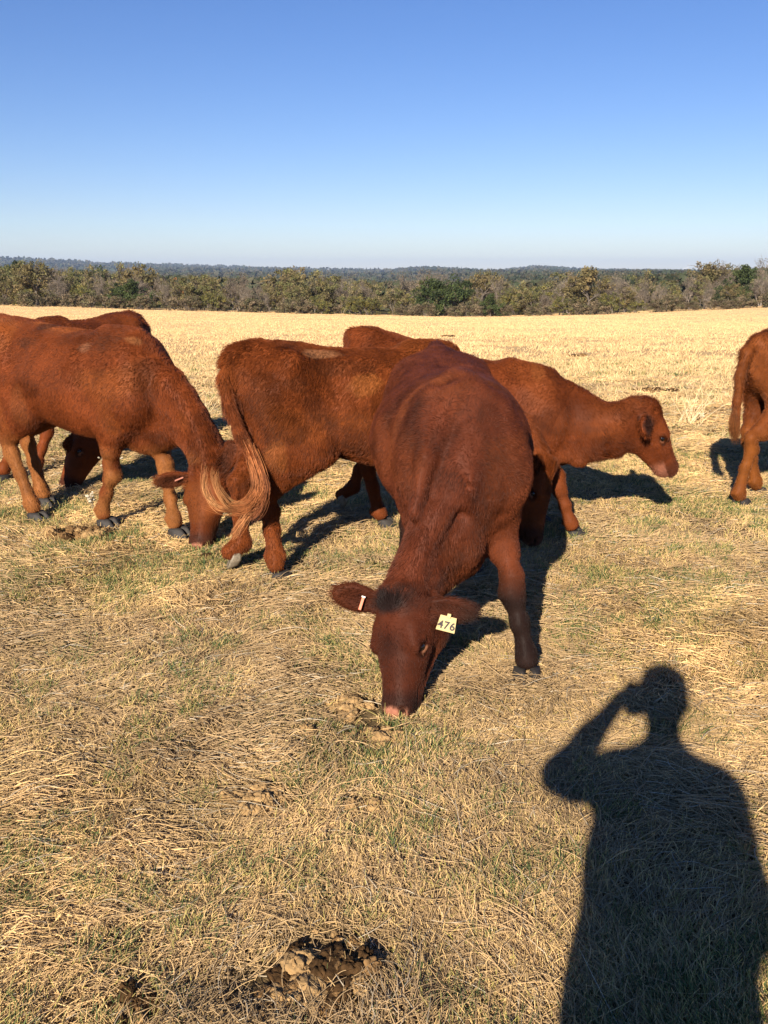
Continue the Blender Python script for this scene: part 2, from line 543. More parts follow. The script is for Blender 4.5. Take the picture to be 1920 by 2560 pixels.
    for key, q in (('fl', 1), ('fr', -1)):
        hx, hy, _ = loc(c['hooves'][key]); J = c.get('joints', {}).get(key)
        dx = hx - .50 * l
        yy = lambda z, y0: hy + (y0 - hy) * min(1, max(0, (z - .1) / .6))
        sh = np.array([.58 * l, q * .145 * s, .86 * s]); el = np.array([.43 * l + .15 * dx, q * .155 * s, .68 * s])
        kn = np.array([.475 * l + .55 * dx, yy(.38, q * .14), .375 * s]); fet = np.array([hx - .045, hy, .110 * s]); hoof = np.array([hx, hy, 0.0])
        gh = np.array([0, 0, GH[key]]); fet = fet + gh; hoof = hoof + gh; kn = kn + gh * .5
        F.add(seg(sh, el, (0, 1, 0), (.08 * s, .13 * s), (.080 * s, .115 * s)), .07)
        F.add(seg(el + np.array([.03, 0, 0]), el * .45 + kn * .55, (0, 1, 0), (.076 * s, .092 * s), (.052 * s, .056 * s)), .06)
        F.add(seg(el + np.array([-.06, 0, .02]), el * .5 + kn * .5, (0, 1, 0), (.045 * s, .045 * s), (.04 * s, .04 * s)), .05)
        cor = fet * .28 + (hoof + np.array([-.032, 0, .070])) * .72
        chain(F, [(el * .45 + kn * .55, .052 * s, .056 * s), (kn + np.array([0, 0, .05]), .043 * s, .046 * s), (kn + np.array([.008, 0, -.02]), .047 * s, .046 * s), (kn * .8 + fet * .2, .034 * s, .036 * s),
                  (kn * .45 + fet * .55, .033 * s, .036 * s), (fet, .038 * s, .042 * s), (cor, .040 * s, .043 * s)], K)
        ends[key] = (hoof, 0)
        F.add(sph(fet + np.array([-.043, .018, .0]), .014), .015); F.add(sph(fet + np.array([-.043, -.018, 0]), .014), .015)
    # ---- neck
    P0 = np.array([.40 * l, 0, zt(.4, .96)]); back = H(.03, -.115)
    nd = norm(c.get('neckdir', (1, 0, -.15)))
    P1 = P0 + nd * c.get('n1', .32); P2 = back + hs * (c.get('nb', (-.10, -.25))[0] * f + c.get('nb', (-.10, -.25))[1] * n)
    prev = None
    NS = 9
    nw0, nd0 = c.get('neck0', (.15, .245)); nw1, nd1 = c.get('neck1', (.082, .115))
    neckpts = []
    for i in range(NS + 1):
        t = i / NS
        p = (1 - t) ** 3 * P0 + 3 * (1 - t) ** 2 * t * P1 + 3 * (1 - t) * t * t * P2 + t ** 3 * back
        e = t ** .8
        w_ = (nw0 + (nw1 - nw0) * e) * s; d_ = (nd0 + (nd1 - nd0) * e) * s
        side = norm((1 - t) * np.array([0, 1, 0]) + t * sd)
        neckpts.append((p, w_, d_, side))
    chain(F, neckpts, .05)
    # brisket and dewlap
    bz = c.get('brisket', .62) * s
    F.add(seg((.50 * l, 0, bz + .06), (.66 * l, 0, bz + .08), (0, 1, 0), (.09, .11), (.07, .10)), .09)
    for a, b in c.get('dewlap', []):
        F.add(seg(loc(a), loc(b), locd((c['dside'] if 'dside' in c else (-sy, cy, 0))), (.028, .06), (.022, .045)), .06)
    # ---- head
    G = lambda *a: np.array(a) * hs
    st = [(0.00, -.080, .066, .078), (.06, -.088, .088, .096), (.13, -.095, .098, .103), (.19, -.092, .092, .094), (.26, -.083, .076, .074),
          (.33, -.078, .064, .060), (.39, -.074, .058, .060), (.425, -.070, .050, .060)]
    HW = c.get('hw', 1.0); EA = c.get('eyea', .178); CK = c.get('cheek', 1.0)
    chain(F, [(H(a, b), G(w2)[0] * (1 + (HW - 1) * (1 if a < .27 else .3)), G(d2)[0], sd) for a, b, d2, w2 in st], .03)
    F.add(ell(H(.015, -.035), [f, n, sd], G(.055, .04, .07)), .05)                              # poll knob
    F.add(ell(H(.425, -.055), [f, n, sd], G(.042, .040, .058)), .03)                            # nose pad
    F.add(ell(H(.405, -.115), [f, n, sd], G(.045, .030, .042)), .025)                           # lower lip, chin
    for q in (-1, 1):
        F.add(ell(H(.10, -.150 * CK, q * .052), [norm(f + .5 * -n), norm(n + .5 * f), sd], G(.10, .080 * CK, .048)), .04)   # cheek
        F.add(seg(H(.12, -.20 * CK, q * .038), H(.39, -.118, q * .024), sd, G(.030, .032), G(.024, .022)), .04)        # jaw bar
        F.add(seg(H(EA - .075, -.040, q * .070), H(EA - .005, -.036, q * .086), sd, G(.024, .020), G(.024, .020)), .035)    # brow
        F.add(seg(H(.20, -.095, q * .080), H(.30, -.105, q * .052), sd, G(.016, .018), G(.012, .012)), .04)       # cheek bone
        F.add(sph(H(EA - .001, -.068, q * .114), .020 * hs), .020, sub=True)                         # eye socket
        F.add(seg(H(EA - .034, -.070, q * .104), H(EA + .012, -.044, q * .096), n, G(.011, .011), G(.010, .010)), .012)
        F.add(seg(H(EA - .008, -.092, q * .102), H(EA + .030, -.066, q * .093), n, G(.008, .008), G(.006, .006)), .010)
        F.add(seg(H(.435, -.034, q * .042), H(.462, -.058, q * .030), sd, G(.013, .013), G(.009, .014)), .010, sub=True)   # nostril
        F.add(seg(H(.36, -.098, q * .068), H(.44, -.094, q * .045), sd, G(.010, .004), G(.010, .004)), .006, sub=True)     # mouth line
    F.add(seg(H(.455, -.095, -.04), H(.455, -.095, .04), f, G(.010, .004), G(.010, .004)), .006, sub=True)
    # ears
    ears = []
    for q, e_, m_ in ((1, c['earL'][0], c['earL'][1]), (-1, c['earR'][0], c['earR'][1])):
        e = norm(locd(e_)); m = locd(m_); m = norm(m - e * (m @ e)); wd = np.cross(e, m)
        B = H(.035, -.085, q * .070)
        EL = c.get('ear', .105) * hs
        F.add(seg(B, B + e * .075, wd, G(.028, .022), G(.034, .018)), .03)
        F.add(ell(B + e * (EL + .035), [e, wd, m], (EL, .056 * hs, .021 * hs)), .02)
        F.add(ell(B + e * (EL + .02) + m * .019 * hs, [e, wd, m], (EL * .80, .034 * hs, .013 * hs)), .012, sub=True)
        ears.append((B, e, m, wd, EL))
    # ---- tail core
    tl = [loc(t) for t in c.get('tail', [])]
    if tl:
        r0, r1 = c.get('tailr', (.036, .02))
        chain(F, [(p, r0 + (r1 - r0) * i / (len(tl) - 1), (r0 + (r1 - r0) * i / (len(tl) - 1))) for i, p in enumerate(tl)], .03)
    for (a, b, r, k) in c.get('grooves', []):
        F.add(seg(loc(a), loc(b), (0, 0, 1), (r, r), (r, r)), k, sub=True)
    for (a, b, r, k) in c.get('ridges', []):
        F.add(seg(loc(a), loc(b), (0, 0, 1), (r, r), (r, r)), k)
    # ---- skin
    V, Q = surface_nets(F.F, F.o, F.h)
    del F
    N, qn = vert_normals(V, Q)
    a_h = (V - poll) @ f / hs; b_h = (V - poll) @ n / hs; c_h = (V - poll) @ sd / hs
    head = sstep(.32, .22, np.sqrt(b_h ** 2 + c_h ** 2)) * sstep(-.06, .02, a_h)
    amp = (.006 * (fbm(V, 9, 3, c.get('seed', 1)) - .5) + .002 * (fbm(V, 26, 2, 5) - .5)) * (1 - .8 * head) * 2
    rug = sstep(.52, .62, vnoise(V * [1, 1, .6], 5, 9)) * (1 - head)
    amp += .006 * c.get('rug', .15) * rug * (fbm(V * [1.6, 1.6, .7], 30, 2, 3) - .5)
    V = V + N * amp[:, None]
    N, qn = vert_normals(V, Q)
    # ---- coat colours
    base = np.array(c['coat'])
    def coat(Pv, Nv):
        a = (Pv - poll) @ f / hs; b = (Pv - poll) @ n / hs; cc = (Pv - poll) @ sd / hs
        cc = cc / (1 + (c.get('hw', 1.0) - 1) * (a < .27))
        hd = sstep(.30, .2, np.sqrt(b ** 2 + cc ** 2)) * sstep(-.06, .0, a)
        v = .66 + .68 * fbm(Pv, 4.5, 3, 2 + c.get('seed', 1))
        col_ = base[None, :] * v[:, None]
        # sun-bleached patches and darker, dirt-rubbed ones
        pale = sstep(.56, .72, vnoise(Pv, 4.2, 31 + c.get('seed', 1))) * .5
        col_ = col_ * (1 - pale[:, None]) + np.array(c.get('pale', base * [1.3, 1.45, 1.4])) * pale[:, None]
        dark = sstep(.63, .76, vnoise(Pv, 6.5, 77 + c.get('seed', 1))) * .45
        col_ = col_ * (1 - dark[:, None] * .6)
        lg = c.get('leg')
        if lg is not None:
            e = sstep(c.get('legz', .62), c.get('legz', .62) - .2, Pv[:, 2]) * (1 - hd) * sstep(.35, .6, .5 + .6 * (vnoise(Pv, 7, 3) - .3)) * c.get('legmix', .8)
            # keep the neck and brisket of a grazing head out of it
            e = e * sstep(.30, .20, np.abs(cc) * 0 + np.minimum(np.abs(Pv[:, 0] - ends['hl'][0][0]), np.minimum(np.abs(Pv[:, 0] - ends['hr'][0][0]), np.minimum(np.abs(Pv[:, 0] - ends['fl'][0][0]), np.abs(Pv[:, 0] - ends['fr'][0][0]))))) if True else e
            col_ = col_ * (1 - e[:, None]) + np.array(lg) * (.8 + .4 * vnoise(Pv, 20, 5))[:, None] * e[:, None]
        # muzzle: dark ring, then bare pink pad
        ring = sstep(.335, .40, a) * hd * c.get('ring', .75)
        col_ = col_ * (1 - ring[:, None]) + np.array((.020, .010, .008)) * ring[:, None]
        pad = sstep(.424, .440, a - .06 * np.abs(cc) + .012 * (vnoise(Pv, 45, 7) - .5) + .10 * np.maximum(b + .07, -.02)) * hd * sstep(-.14, -.10, b) * sstep(.066, .050, np.abs(cc) + .02 * (vnoise(Pv, 60, 6) - .5)) * c.get('pad', 1)
        col_ = col_ * (1 - pad[:, None]) + np.array(c.get('padcol', (.28, .115, .072))) * (.85 + .3 * vnoise(Pv, 90, 2))[:, None] * pad[:, None]
        lip = sstep(.30, .36, a) * hd * sstep(-.09, -.105, b) * c.get('lip', 0)
        col_ = col_ * (1 - lip[:, None]) + np.array((.30, .12, .075)) * lip[:, None]
        # poll patch, eye surrounds
        pk = c.get('pollpatch', 0)
        if pk:
            e = np.exp(-(((a - .035) / .045) ** 2 + (cc / .075) ** 2) ** 1.5) * sstep(-.12, -.05, b) * pk * sstep(.25, .6, vnoise(Pv, 60, 3) * .5 + .5 * np.exp(-((a - .03) / .04) ** 2) + .1)
            e = np.clip(e * 1.2, 0, .92)
            col_ = col_ * (1 - e[:, None]) + np.array((.014, .010, .010)) * e[:, None]
            e = np.exp(-((a - .21) / .06) ** 2 - (cc / .05) ** 2) * .5 * pk * sstep(-.12, -.05, b)
            col_ = col_ * (1 - e[:, None]) + np.array((.022, .011, .009)) * e[:, None]
        ey = np.zeros(len(Pv))
        for q in (-1, 1):
            r = np.sqrt(((a - EA - .006) / 1.3) ** 2 + (b + .068) ** 2 + (cc - q * .10) ** 2)
            ey = np.maximum(ey, sstep(.036, .022, r))
        col_ = col_ * (1 - .65 * ey[:, None])
        for q in (-1, 1):
            a1 = (a - EA - .010) * .83 + (b + .080) * .56; b1 = -(a - EA - .010) * .56 + (b + .080) * .83
            r = np.sqrt((a1 / 2.6) ** 2 + b1 ** 2 + ((cc - q * .10) / 2) ** 2)
            e = sstep(.010, .005, r) * c.get('lid', .7) * .8
            col_ = col_ * (1 - e[:, None]) + np.array((.40, .17, .09)) * e[:, None]
        for (B, e_, m_, wd_, EL) in ears:
            u = (Pv - B) @ e_; vv = (Pv - B) @ m_; ww_ = (Pv - B) @ wd_
            ins = sstep(.0, .05, u) * sstep(2 * EL + .05, 2 * EL, u) * sstep(.06, .03, np.abs(ww_)) * (np.abs(vv) < .05) * sstep(.0, .5, Nv @ m_) * c.get('earin', .6)
            col_ = col_ * (1 - ins[:, None]) + np.array((.030, .014, .010)) * ins[:, None]
        for q in (-1, 1):
            r = np.sqrt(((a - .446) / 1.4) ** 2 + (b + .046) ** 2 + (cc - q * .036) ** 2)
            e = sstep(.017, .010, r) * .95  # darkness of the nostril holes put into the colour
            col_ = col_ * (1 - e[:, None]) + np.array((.012, .006, .005)) * e[:, None]
        fd = c.get('facedark', 0)  # shade of a down-turned face put into its coat colour
        if fd:
            e = hd * fd * (1 - pad) * sstep(-.17, -.10, b) * (.7 + .6 * (vnoise(Pv, 14, 4) - .5))
            col_ = col_ * (1 - e[:, None])
        for (p, r, cd, st_) in c.get('spots', []):
            dd = np.linalg.norm((Pv - loc(p)) / np.array(r), axis=1) + .5 * (vnoise(Pv, 22, 8) - .5)
            e = sstep(1.1, .6, dd) * st_
            col_ = col_ * (1 - e[:, None]) + np.array(cd) * e[:, None]
        return np.clip(col_, 0.002, 1), hd, pad, a, b, cc
    cV = coat(V, N)[0]
    body = new_mesh('body', V, Q, M_SKIN, root, attrs={'coat': cV})
    # ---- eyes, hooves
    for q in (-1, 1):
        sphere_mesh('eye', H(EA, -.068, q * .0905), .0190 * hs, M_EYE, root)
    for key in ('hl', 'hr', 'fl', 'fr'):
        hoof, tip = ends[key]
        yw = RAD(c.get('hoofyaw', {}).get(key, 0))
        hoof_mesh('hoof', root, hoof + np.array([0, 0, 0 if tip else -.004]), yw, s * (.85 if tip else 1.10), M_HOOFP if (c.get('palehoof') or tip) else M_HOOF, tip)
    # ---- fur
    nf = c.get('fur', 60000)
    area = np.linalg.norm(qn, axis=1)
    rng = np.random.default_rng(c.get('seed', 1) * 7 + 3)
    qi = rng.choice(len(Q), nf, p=area / area.sum())
    u = rng.random((nf, 1)); v = rng.random((nf, 1))
    A, B_, C_, D_ = (V[Q[qi, i]] for i in range(4))
    Pf = (1 - u) * (1 - v) * A + u * (1 - v) * B_ + u * v * C_ + (1 - u) * v * D_
    Nf = N[Q[qi, 0]]
    cf, hd, pad, a, b, cc = coat(Pf, Nf)
    side_ = np.abs(Nf[:, 1])
    flow = np.stack([-.75 * np.ones(nf), np.zeros(nf), -(.15 + .9 * side_)], 1)
    legm = sstep(.66, .52, Pf[:, 2])
    # neck: lie back along the neck
    nk = np.array([p[0] for p in neckpts]); dn = np.linalg.norm(Pf[:, None, :] - nk[None], axis=2); ni = dn.argmin(1)
    tn = np.gradient(nk, axis=0); tn /= np.linalg.norm(tn, axis=1, keepdims=True)
    nm = sstep(.26, .18, dn.min(1)) * (ni > 2)
    flow = flow * (1 - nm[:, None]) + (tn[ni] * .55 + np.array([-.2, 0, -.6])) * nm[:, None]
    legm = legm * (1 - nm) * (1 - hd)
    flow = flow * (1 - legm[:, None]) + np.array([-.1, 0, -1]) * legm[:, None]
    radial = (f[None] * (a - .10)[:, None] + sd[None] * cc[:, None] * .8); radial /= np.linalg.norm(radial, axis=1, keepdims=True) + 1e-6
    flow = flow * (1 - hd[:, None]) + radial * hd[:, None]
    jit = np.stack([fbm(Pf, 6, 2, 41) - .5, fbm(Pf, 6, 2, 42) - .5, fbm(Pf, 6, 2, 43) - .5], 1)
    jit2 = np.stack([vnoise(Pf, 45, 51) - .5, vnoise(Pf, 45, 52) - .5, vnoise(Pf, 45, 53) - .5], 1)
    swirl = .35 + c.get('swirl', .9) * sstep(.5, .62, vnoise(Pf, 4, 9)) * (1 - hd)
    flow = flow + jit * 1.2 * swirl[:, None] * (1 - .6 * hd[:, None]) + jit2 * .45 + rng.normal(0, .10, (nf, 3))
    flow -= Nf * (flow * Nf).sum(1, keepdims=True)
    flow /= np.linalg.norm(flow, axis=1, keepdims=True) + 1e-6
    L = .013 + .009 * vnoise(Pf, 7, 61) + .004 * nm
    L = L * (1 - legm) + .010 * legm
    L = L * (1 - hd) + (.010 + .035 * np.exp(-((a - .01) / .045) ** 2) * sstep(-.2, -.02, b) * c.get('topknot', .8)) * hd
    for (B0, e_, m_, wd_, EL) in ears:
        uu = (Pf - B0) @ e_; onear = (uu > .04) & (uu < 2 * EL + .07) & (np.linalg.norm(Pf - B0 - uu[:, None] * e_, axis=1) < .07)
        L = np.where(onear, .022, L)
        flow = np.where(onear[:, None], e_[None] + rng.normal(0, .25, (nf, 3)), flow)
    spine = (np.abs(Pf[:, 1]) < .06) & (Pf[:, 2] > 1.0)
    L = np.where(spine, L * 1.35, L)
    tailm = np.zeros(nf, bool)
    if tl:
        tp = np.array(tl); td = np.linalg.norm(Pf[:, None] - tp[None], axis=2); tailm = td.min(1) < .075
        tdir = np.gradient(tp, axis=0); tdir /= np.linalg.norm(tdir, axis=1, keepdims=True)
        flow = np.where(tailm[:, None], tdir[td.argmin(1)] + rng.normal(0, .12, (nf, 3)), flow)
        L = np.where(tailm, c.get('tailfur', .030), L)
    L = L * c.get('furlen', 1.0)
    eyed = np.min([np.linalg.norm(Pf - H(EA, -.068, q * .10), axis=1) for q in (-1, 1)], axis=0)
    hv = np.array([ends[k_][0] for k_ in ends])
    keep = (pad < .4) & (eyed > .024 * hs) & (np.min(np.linalg.norm(Pf[:, None] - hv[None], axis=2), axis=1) > .075)
    lift = (.10 + .20 * rng.random(nf) + .14 * sstep(.5, .65, vnoise(Pf, 4, 9)))[:, None]
    cf = cf * (.72 + .6 * rng.random(nf))[:, None] * np.array(c.get('furtint', (1.1, 1.1, 1.05)))
    Pf, Nf, flow, L, lift, cf = Pf[keep], Nf[keep], flow[keep], L[keep] * (.7 + .6 * rng.random(keep.sum())), lift[keep], cf[keep]
    L = L[:, None]
    p0 = Pf - Nf * .002
    p1 = Pf + L * .5 * (flow * .9 + Nf * lift * 1.5)
    p2 = Pf + L * (flow * .98 + Nf * lift * 1.6) + np.array([0, 0, -.08]) * L
    strands('fur', np.stack([p0, p1, p2], 1), np.full(len(p0), c.get('furr', .0008)) * (.7 + .6 * rng.random(len(p0))), cf, M_FUR, root)
    # ---- tail switch
    if 'switch' in c:
        strand_list, strand_col = [], []
        for (path, count, spread0, spread1, colr, clump) in c['switch']:
            W = np.array([loc(p) for p in path])
            # resample the guide smoothly
            tt = np.linspace(0, len(W) - 1, 14)
            gx = np.stack([smooth_interp(tt, np.arange(len(W)), W[:, i]) for i in range(3)], 1)
            centers = rng.normal(0, 1, (clump, 3))
            for k in range(count):
                cl = centers[rng.integers(clump)]
                t0 = rng.random() * .35; t1 = .62 + rng.random() * .38
                q = np.linspace(t0, t1, 9) * 13
                i0 = np.clip(q.astype(int), 0, 12); fr = (q - i0)[:, None]
                g = gx[i0] * (1 - fr) + gx[i0 + 1] * fr
                e = (q / 13)[:, None]
                off = cl * (spread0 + (spread1 - spread0) * e) + rng.normal(0, 1, 3) * (.006 + .006 * e)
                wav = np.sin(e * 6 + cl[0] * 3) * .006 * cl[::-1]
                strand_list.append(g + off + wav)
                strand_col.append(np.array(colr) * rng.uniform(.6, 1.35))
        strands('tail_switch', np.array(strand_list), np.full(len(strand_list), .0011), np.array(strand_col), M_FUR, root)
    return dict(root=root, H=H, f=f, n=n, sd=sd, ears=ears, loc=loc, hs=hs)
RED = (.118, .0285, .0080)
hero = make_cow(dict(
    label='dark mahogany cow grazing head-on nearest the camera, with a numbered yellow ear tag',
    loc=(.300, 4.02), heading=-88, s=.965, l=.98, tilt=-.03, fat=1.25, top=.14, pw=2.4, hook=.2, h=.0066, seed=2, knob=.05,
    wadd=[1, 1, 1.05, 1.05, 1.08, 1.06, 1.03, 1.02, 1, 1, 1, 1, 1],
    hooves=dict(fl=(.585, 3.315), fr=(.20, 3.55), hl=(.50, 4.66), hr=(.12, 4.60)),
    poll=(.020, 3.19, .432), muzzle=(.012, 2.985, .034), face=(-.68, -.70, .28), hw=1.12, earin=.25, rug=0, ear=.098, eyea=.200, cheek=1.25, facedark=.42, hollow=.5,
    earL=((.97, -.05, -.16), (-.2, -.75, -.25)), earR=((-.93, -.02, .27), (0, -.75, .1)),
    neckdir=(1, -.16, -.50), n1=.30, nb=(-.16, -.10), neck0=(.125, .19), neck1=(.078, .115), brisket=.50,
    coat=(.081, .0205, .0092), pale=(.115, .030, .010), leg=(.012, .007, .006), legmix=.97, legz=.50, pollpatch=1.0, lid=.9,
    dewlap=[((.40, 3.52, .62), (.35, 3.46, .46)), ((.35, 3.46, .46), (.25, 3.37, .42))],
    grooves=[((.273, 3.36, 1.105), (.20, 3.285, .94), .045, .05), ((.20, 3.285, .94), (.172, 3.265, .80), .045, .05),
             ((.300, 3.30, .70), (.237, 3.24, .58), .032, .035), ((.237, 3.24, .58), (.192, 3.205, .48), .030, .035),
             ((.243, 3.505, 1.245), (.22, 3.54, 1.23), .055, .05), ((.46, 3.585, 1.205), (.48, 3.62, 1.19), .055, .05),
             ((.46, 3.33, .66), (.44, 3.33, .60), .03, .06)],
    ridges=[((.275, 3.47, 1.135), (.160, 3.335, .92), .030, .05), ((.160, 3.335, .92), (.115, 3.27, .72), .025, .05)],
    spots=[((.245, 3.52, 1.20), (.05, .07, .05), (.035, .010, .006), .65), ((.455, 3.59, 1.165), (.045, .07, .05), (.035, .010, .006), .65),  # shade of the two hollows by the withers, painted into the coat
           ((.275, 4.75, 1.25), (.09, .10, .1), (.040, .012, .010), .85),  # tail head turned from the light: its shade put into the coat colour
           ((.10, 3.60, 1.05), (.07, .35, .22), (.135, .038, .014), .55), ((.23, 3.34, .98), (.028, .08, .14), (.045, .012, .006), .6), ((.44, 3.75, 1.14), (.10, .22, .06), (.13, .038, .015), .45)],  # pale flank patches; the narrow dark one is painted shade along the crest groove
    fur=230000, furr=.0006, furlen=.75, swirl=.1))
cow_a = make_cow(dict(
    label='red cow grazing at the left edge, side-on, its rump cut off by the frame',
    loc=(-2.02, 5.80), heading=-27, s=1.03, l=1.08, tilt=-.05, fat=1.05, h=.0095, seed=4,
    hooves=dict(hr=(-2.32, 5.74), hl=(-2.40, 6.13), fr=(-1.80, 5.57), fl=(-1.29, 5.38)),
    poll=(-1.10, 5.20, .47), muzzle=(-1.13, 5.05, .03), face=(-.30, -.9, .3), hw=1.12,
    earR=((-.80, -.2, -.05), (-.4, -.7, -.3)), earL=((.42, .05, .90), (-.3, -.9, .1)),
    neckdir=(1, -.10, -.14), n1=.32, nb=(-.24, -.05), neck0=(.145, .275), neck1=(.085, .128), brisket=.54, furlen=.85,
    coat=(.120, .0285, .0080), pale=(.19, .055, .014), leg=(.22, .085, .026), legmix=.85, lid=.8,
    spots=[((-2.153, 5.878, 1.276), (.08, .14, .05), (.040, .013, .006), .75), ((-2.26, 5.70, 1.185), (.10, .06, .04), (.05, .016, .007), .6), ((-1.825, 5.489, 1.167), (.05, .07, .035), (.24, .11, .06), .45),
           ((-1.50, 5.43, 1.215), (.09, .05, .03), (.28, .12, .045), .45), ((-1.65, 5.45, 1.20), (.12, .2, .06), (.06, .018, .007), .5), ((-1.45, 5.36, .95), (.08, .08, .22), (.075, .022, .009), .45),
           ((-2.35, 5.66, .78), (.08, .1, .16), (.17, .055, .018), .35)],
    fur=120000, furr=.0009))
cow_b = make_cow(dict(
    label='red cow behind the leftmost cow, only its back and lowered head showing',
    loc=(-2.58, 7.78), heading=-113, s=1.0, l=1.0, tilt=-.02, fat=1.0, h=.014, seed=5,
    hooves=dict(fl=(-2.84, 7.02), fr=(-3.05, 6.88), hl=(-2.20, 8.2), hr=(-2.62, 8.3)),
    poll=(-2.38, 6.76, .46), muzzle=(-2.49, 6.55, .03), face=(-.85, -.35, .2),
    earR=((-.3, -.8, -.1), (-.7, 0, 0)), earL=((.3, .8, .1), (-.7, 0, 0)),
    neckdir=(1, .35, -.35), n1=.30, nb=(-.2, -.12), brisket=.56,
    coat=RED, fur=30000, furr=.0014,
    tail=[(-2.30, 8.44, 1.20), (-2.27, 8.52, 1.10), (-2.26, 8.54, .85), (-2.26, 8.54, .6)]))
cow_c = make_cow(dict(
    label='red cow behind the mahogany cow, its pale-tipped tail swishing to the left',
    loc=(-.13, 4.88), heading=16, s=.985, l=.96, tilt=-.03, fat=1.0, h=.0085, seed=6,
    hooves=dict(hl=(-.84, 4.74), hr=(-.58, 4.52), fl=(.28, 5.22), fr=(.42, 4.98)),
    joints=dict(hl=dict(world=1, pts=[(-.785, 4.71, .47), (-.785, 4.67, .165), (-.845, 4.64, .030)], tip=2.0), hr=dict(world=1, pts=[(-.625, 4.62, .405), (-.585, 4.56, .125), (-.55, 4.52, 0)])),
    poll=(1.00, 5.17, .50), muzzle=(.95, 5.06, .05), face=(.93, -.35, .1),
    earR=((-.1, -.9, .3), (.7, -.2, -.2)), earL=((.1, .9, .1), (.7, -.2, -.2)),
    neckdir=(1, -.05, -.25), n1=.30, nb=(-.22, -.12), brisket=.56,
    coat=(.128, .0315, .0082), leg=(.13, .034, .009), lid=.4, pad=.2,
    tail=[(-.70, 4.70, 1.19), (-.79, 4.62, 1.19), (-.82, 4.57, 1.09), (-.795, 4.53, .95), (-.745, 4.50, .82), (-.695, 4.47, .72)], tailr=(.034, .020),
    switch=[([(-.72, 4.48, .80), (-.665, 4.46, .66), (-.645, 4.43, .54), (-.70, 4.38, .46), (-.80, 4.35, .455), (-.895, 4.33, .50)], 400, .012, .010, (.31, .110, .038), 22),
            ([(-.71, 4.48, .78), (-.65, 4.46, .64), (-.622, 4.43, .53), (-.65, 4.39, .44), (-.70, 4.37, .39)], 230, .011, .010, (.21, .070, .026), 12),
            ([(-.66, 4.44, .60), (-.64, 4.41, .50), (-.69, 4.38, .42), (-.75, 4.36, .335), (-.79, 4.36, .29)], 90, .008, .004, (.38, .16, .06), 5),
            ([(-.70, 4.40, .47), (-.82, 4.34, .465), (-.885, 4.32, .53), (-.895, 4.31, .60), (-.88, 4.30, .69)], 60, .004, .0025, (.46, .22, .09), 2),
            ([(-.70, 4.39, .47), (-.78, 4.34, .475), (-.83, 4.32, .55), (-.845, 4.31, .62), (-.84, 4.30, .665)], 60, .004, .0025, (.44, .20, .08), 2)],
    fur=190000, furr=.0008, swirl=1.7, rug=1.2, furlen=1.05,
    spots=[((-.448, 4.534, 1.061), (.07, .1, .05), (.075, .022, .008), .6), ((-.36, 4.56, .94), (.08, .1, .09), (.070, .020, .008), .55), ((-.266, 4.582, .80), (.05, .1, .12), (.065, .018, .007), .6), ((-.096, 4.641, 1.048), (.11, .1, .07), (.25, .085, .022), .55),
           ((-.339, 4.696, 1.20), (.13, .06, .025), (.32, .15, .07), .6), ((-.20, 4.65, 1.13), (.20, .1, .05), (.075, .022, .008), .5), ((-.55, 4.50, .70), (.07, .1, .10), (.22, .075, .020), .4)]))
cow_e = make_cow(dict(
    label='red cow walking to the right with its head held out, lips parted',
    loc=(.50, 5.62), heading=-8, s=.905, l=.99, tilt=-.20, fat=1.0, h=.0095, seed=8,
    hooves=dict(hr=(.02, 5.56), hl=(-.34, 5.86), fr=(1.22, 5.36), fl=(1.06, 5.66)),
    joints=dict(hl=dict(pts=[(-.66, .16, .44), (-.74, .16, .20), (-.83, .16, .05)], tip=1.2)),
    poll=(1.645, 5.37, .850), muzzle=(1.860, 5.46, .435), face=(.80, .10, .50), cheek=1.12, ear=.076, earin=.9,
    earR=((-.30, -.65, -.22), (.60, -.60, .25)), earL=((.05, .9, .15), (.7, 0, .3)),
    neckdir=(1, 0, -.10), n1=.36, nb=(.06, -.34), neck0=(.15, .26), neck1=(.095, .155), brisket=.50,
    dewlap=[((1.08, 5.44, .56), (1.21, 5.42, .50)), ((1.21, 5.42, .50), (1.34, 5.40, .60))],
    coat=(.112, .0265, .0075), leg=(.12, .031, .009), lid=.3, pad=.35, padcol=(.13, .05, .035), ring=.5, lip=.6, topknot=.7,
    spots=[((1.06, 5.30, .90), (.05, .1, .20), (.075, .020, .007), .5), ((1.25, 5.25, .70), (.10, .1, .03), (.06, .017, .007), .5), ((.95, 5.48, 1.0), (.05, .1, .12), (.19, .062, .018), .4)],
    fur=120000, furr=.0008, furlen=.8))
cow_f = make_cow(dict(
    label='red cow at the right edge facing away, only its hind end in view',
    loc=(3.20, 6.58), heading=30, s=.97, l=.97, tilt=0, fat=.95, h=.012, seed=9,
    hooves=dict(hr=(2.56, 6.12), hl=(2.80, 6.42), fr=(3.70, 6.72), fl=(3.55, 7.0)),
    poll=(4.05, 7.1, .5), muzzle=(4.15, 7.1, .05), face=(.87, .5, .1),
    earR=((.5, -.85, 0), (.8, .5, 0)), earL=((-.5, .85, 0), (.8, .5, 0)),
    coat=(.115, .031, .0085), leg=(.15, .048, .010), hook=1.1,
    tail=[(2.60, 6.28, 1.16), (2.49, 6.16, 1.08), (2.44, 6.10, .93), (2.43, 6.08, .75), (2.44, 6.08, .60)], tailr=(.040, .020),
    switch=[([(2.43, 6.08, .78), (2.435, 6.08, .60), (2.45, 6.08, .48)], 500, .010, .010, (.13, .045, .014), 6)],
    fur=60000, furr=.0011, tailfur=.022))
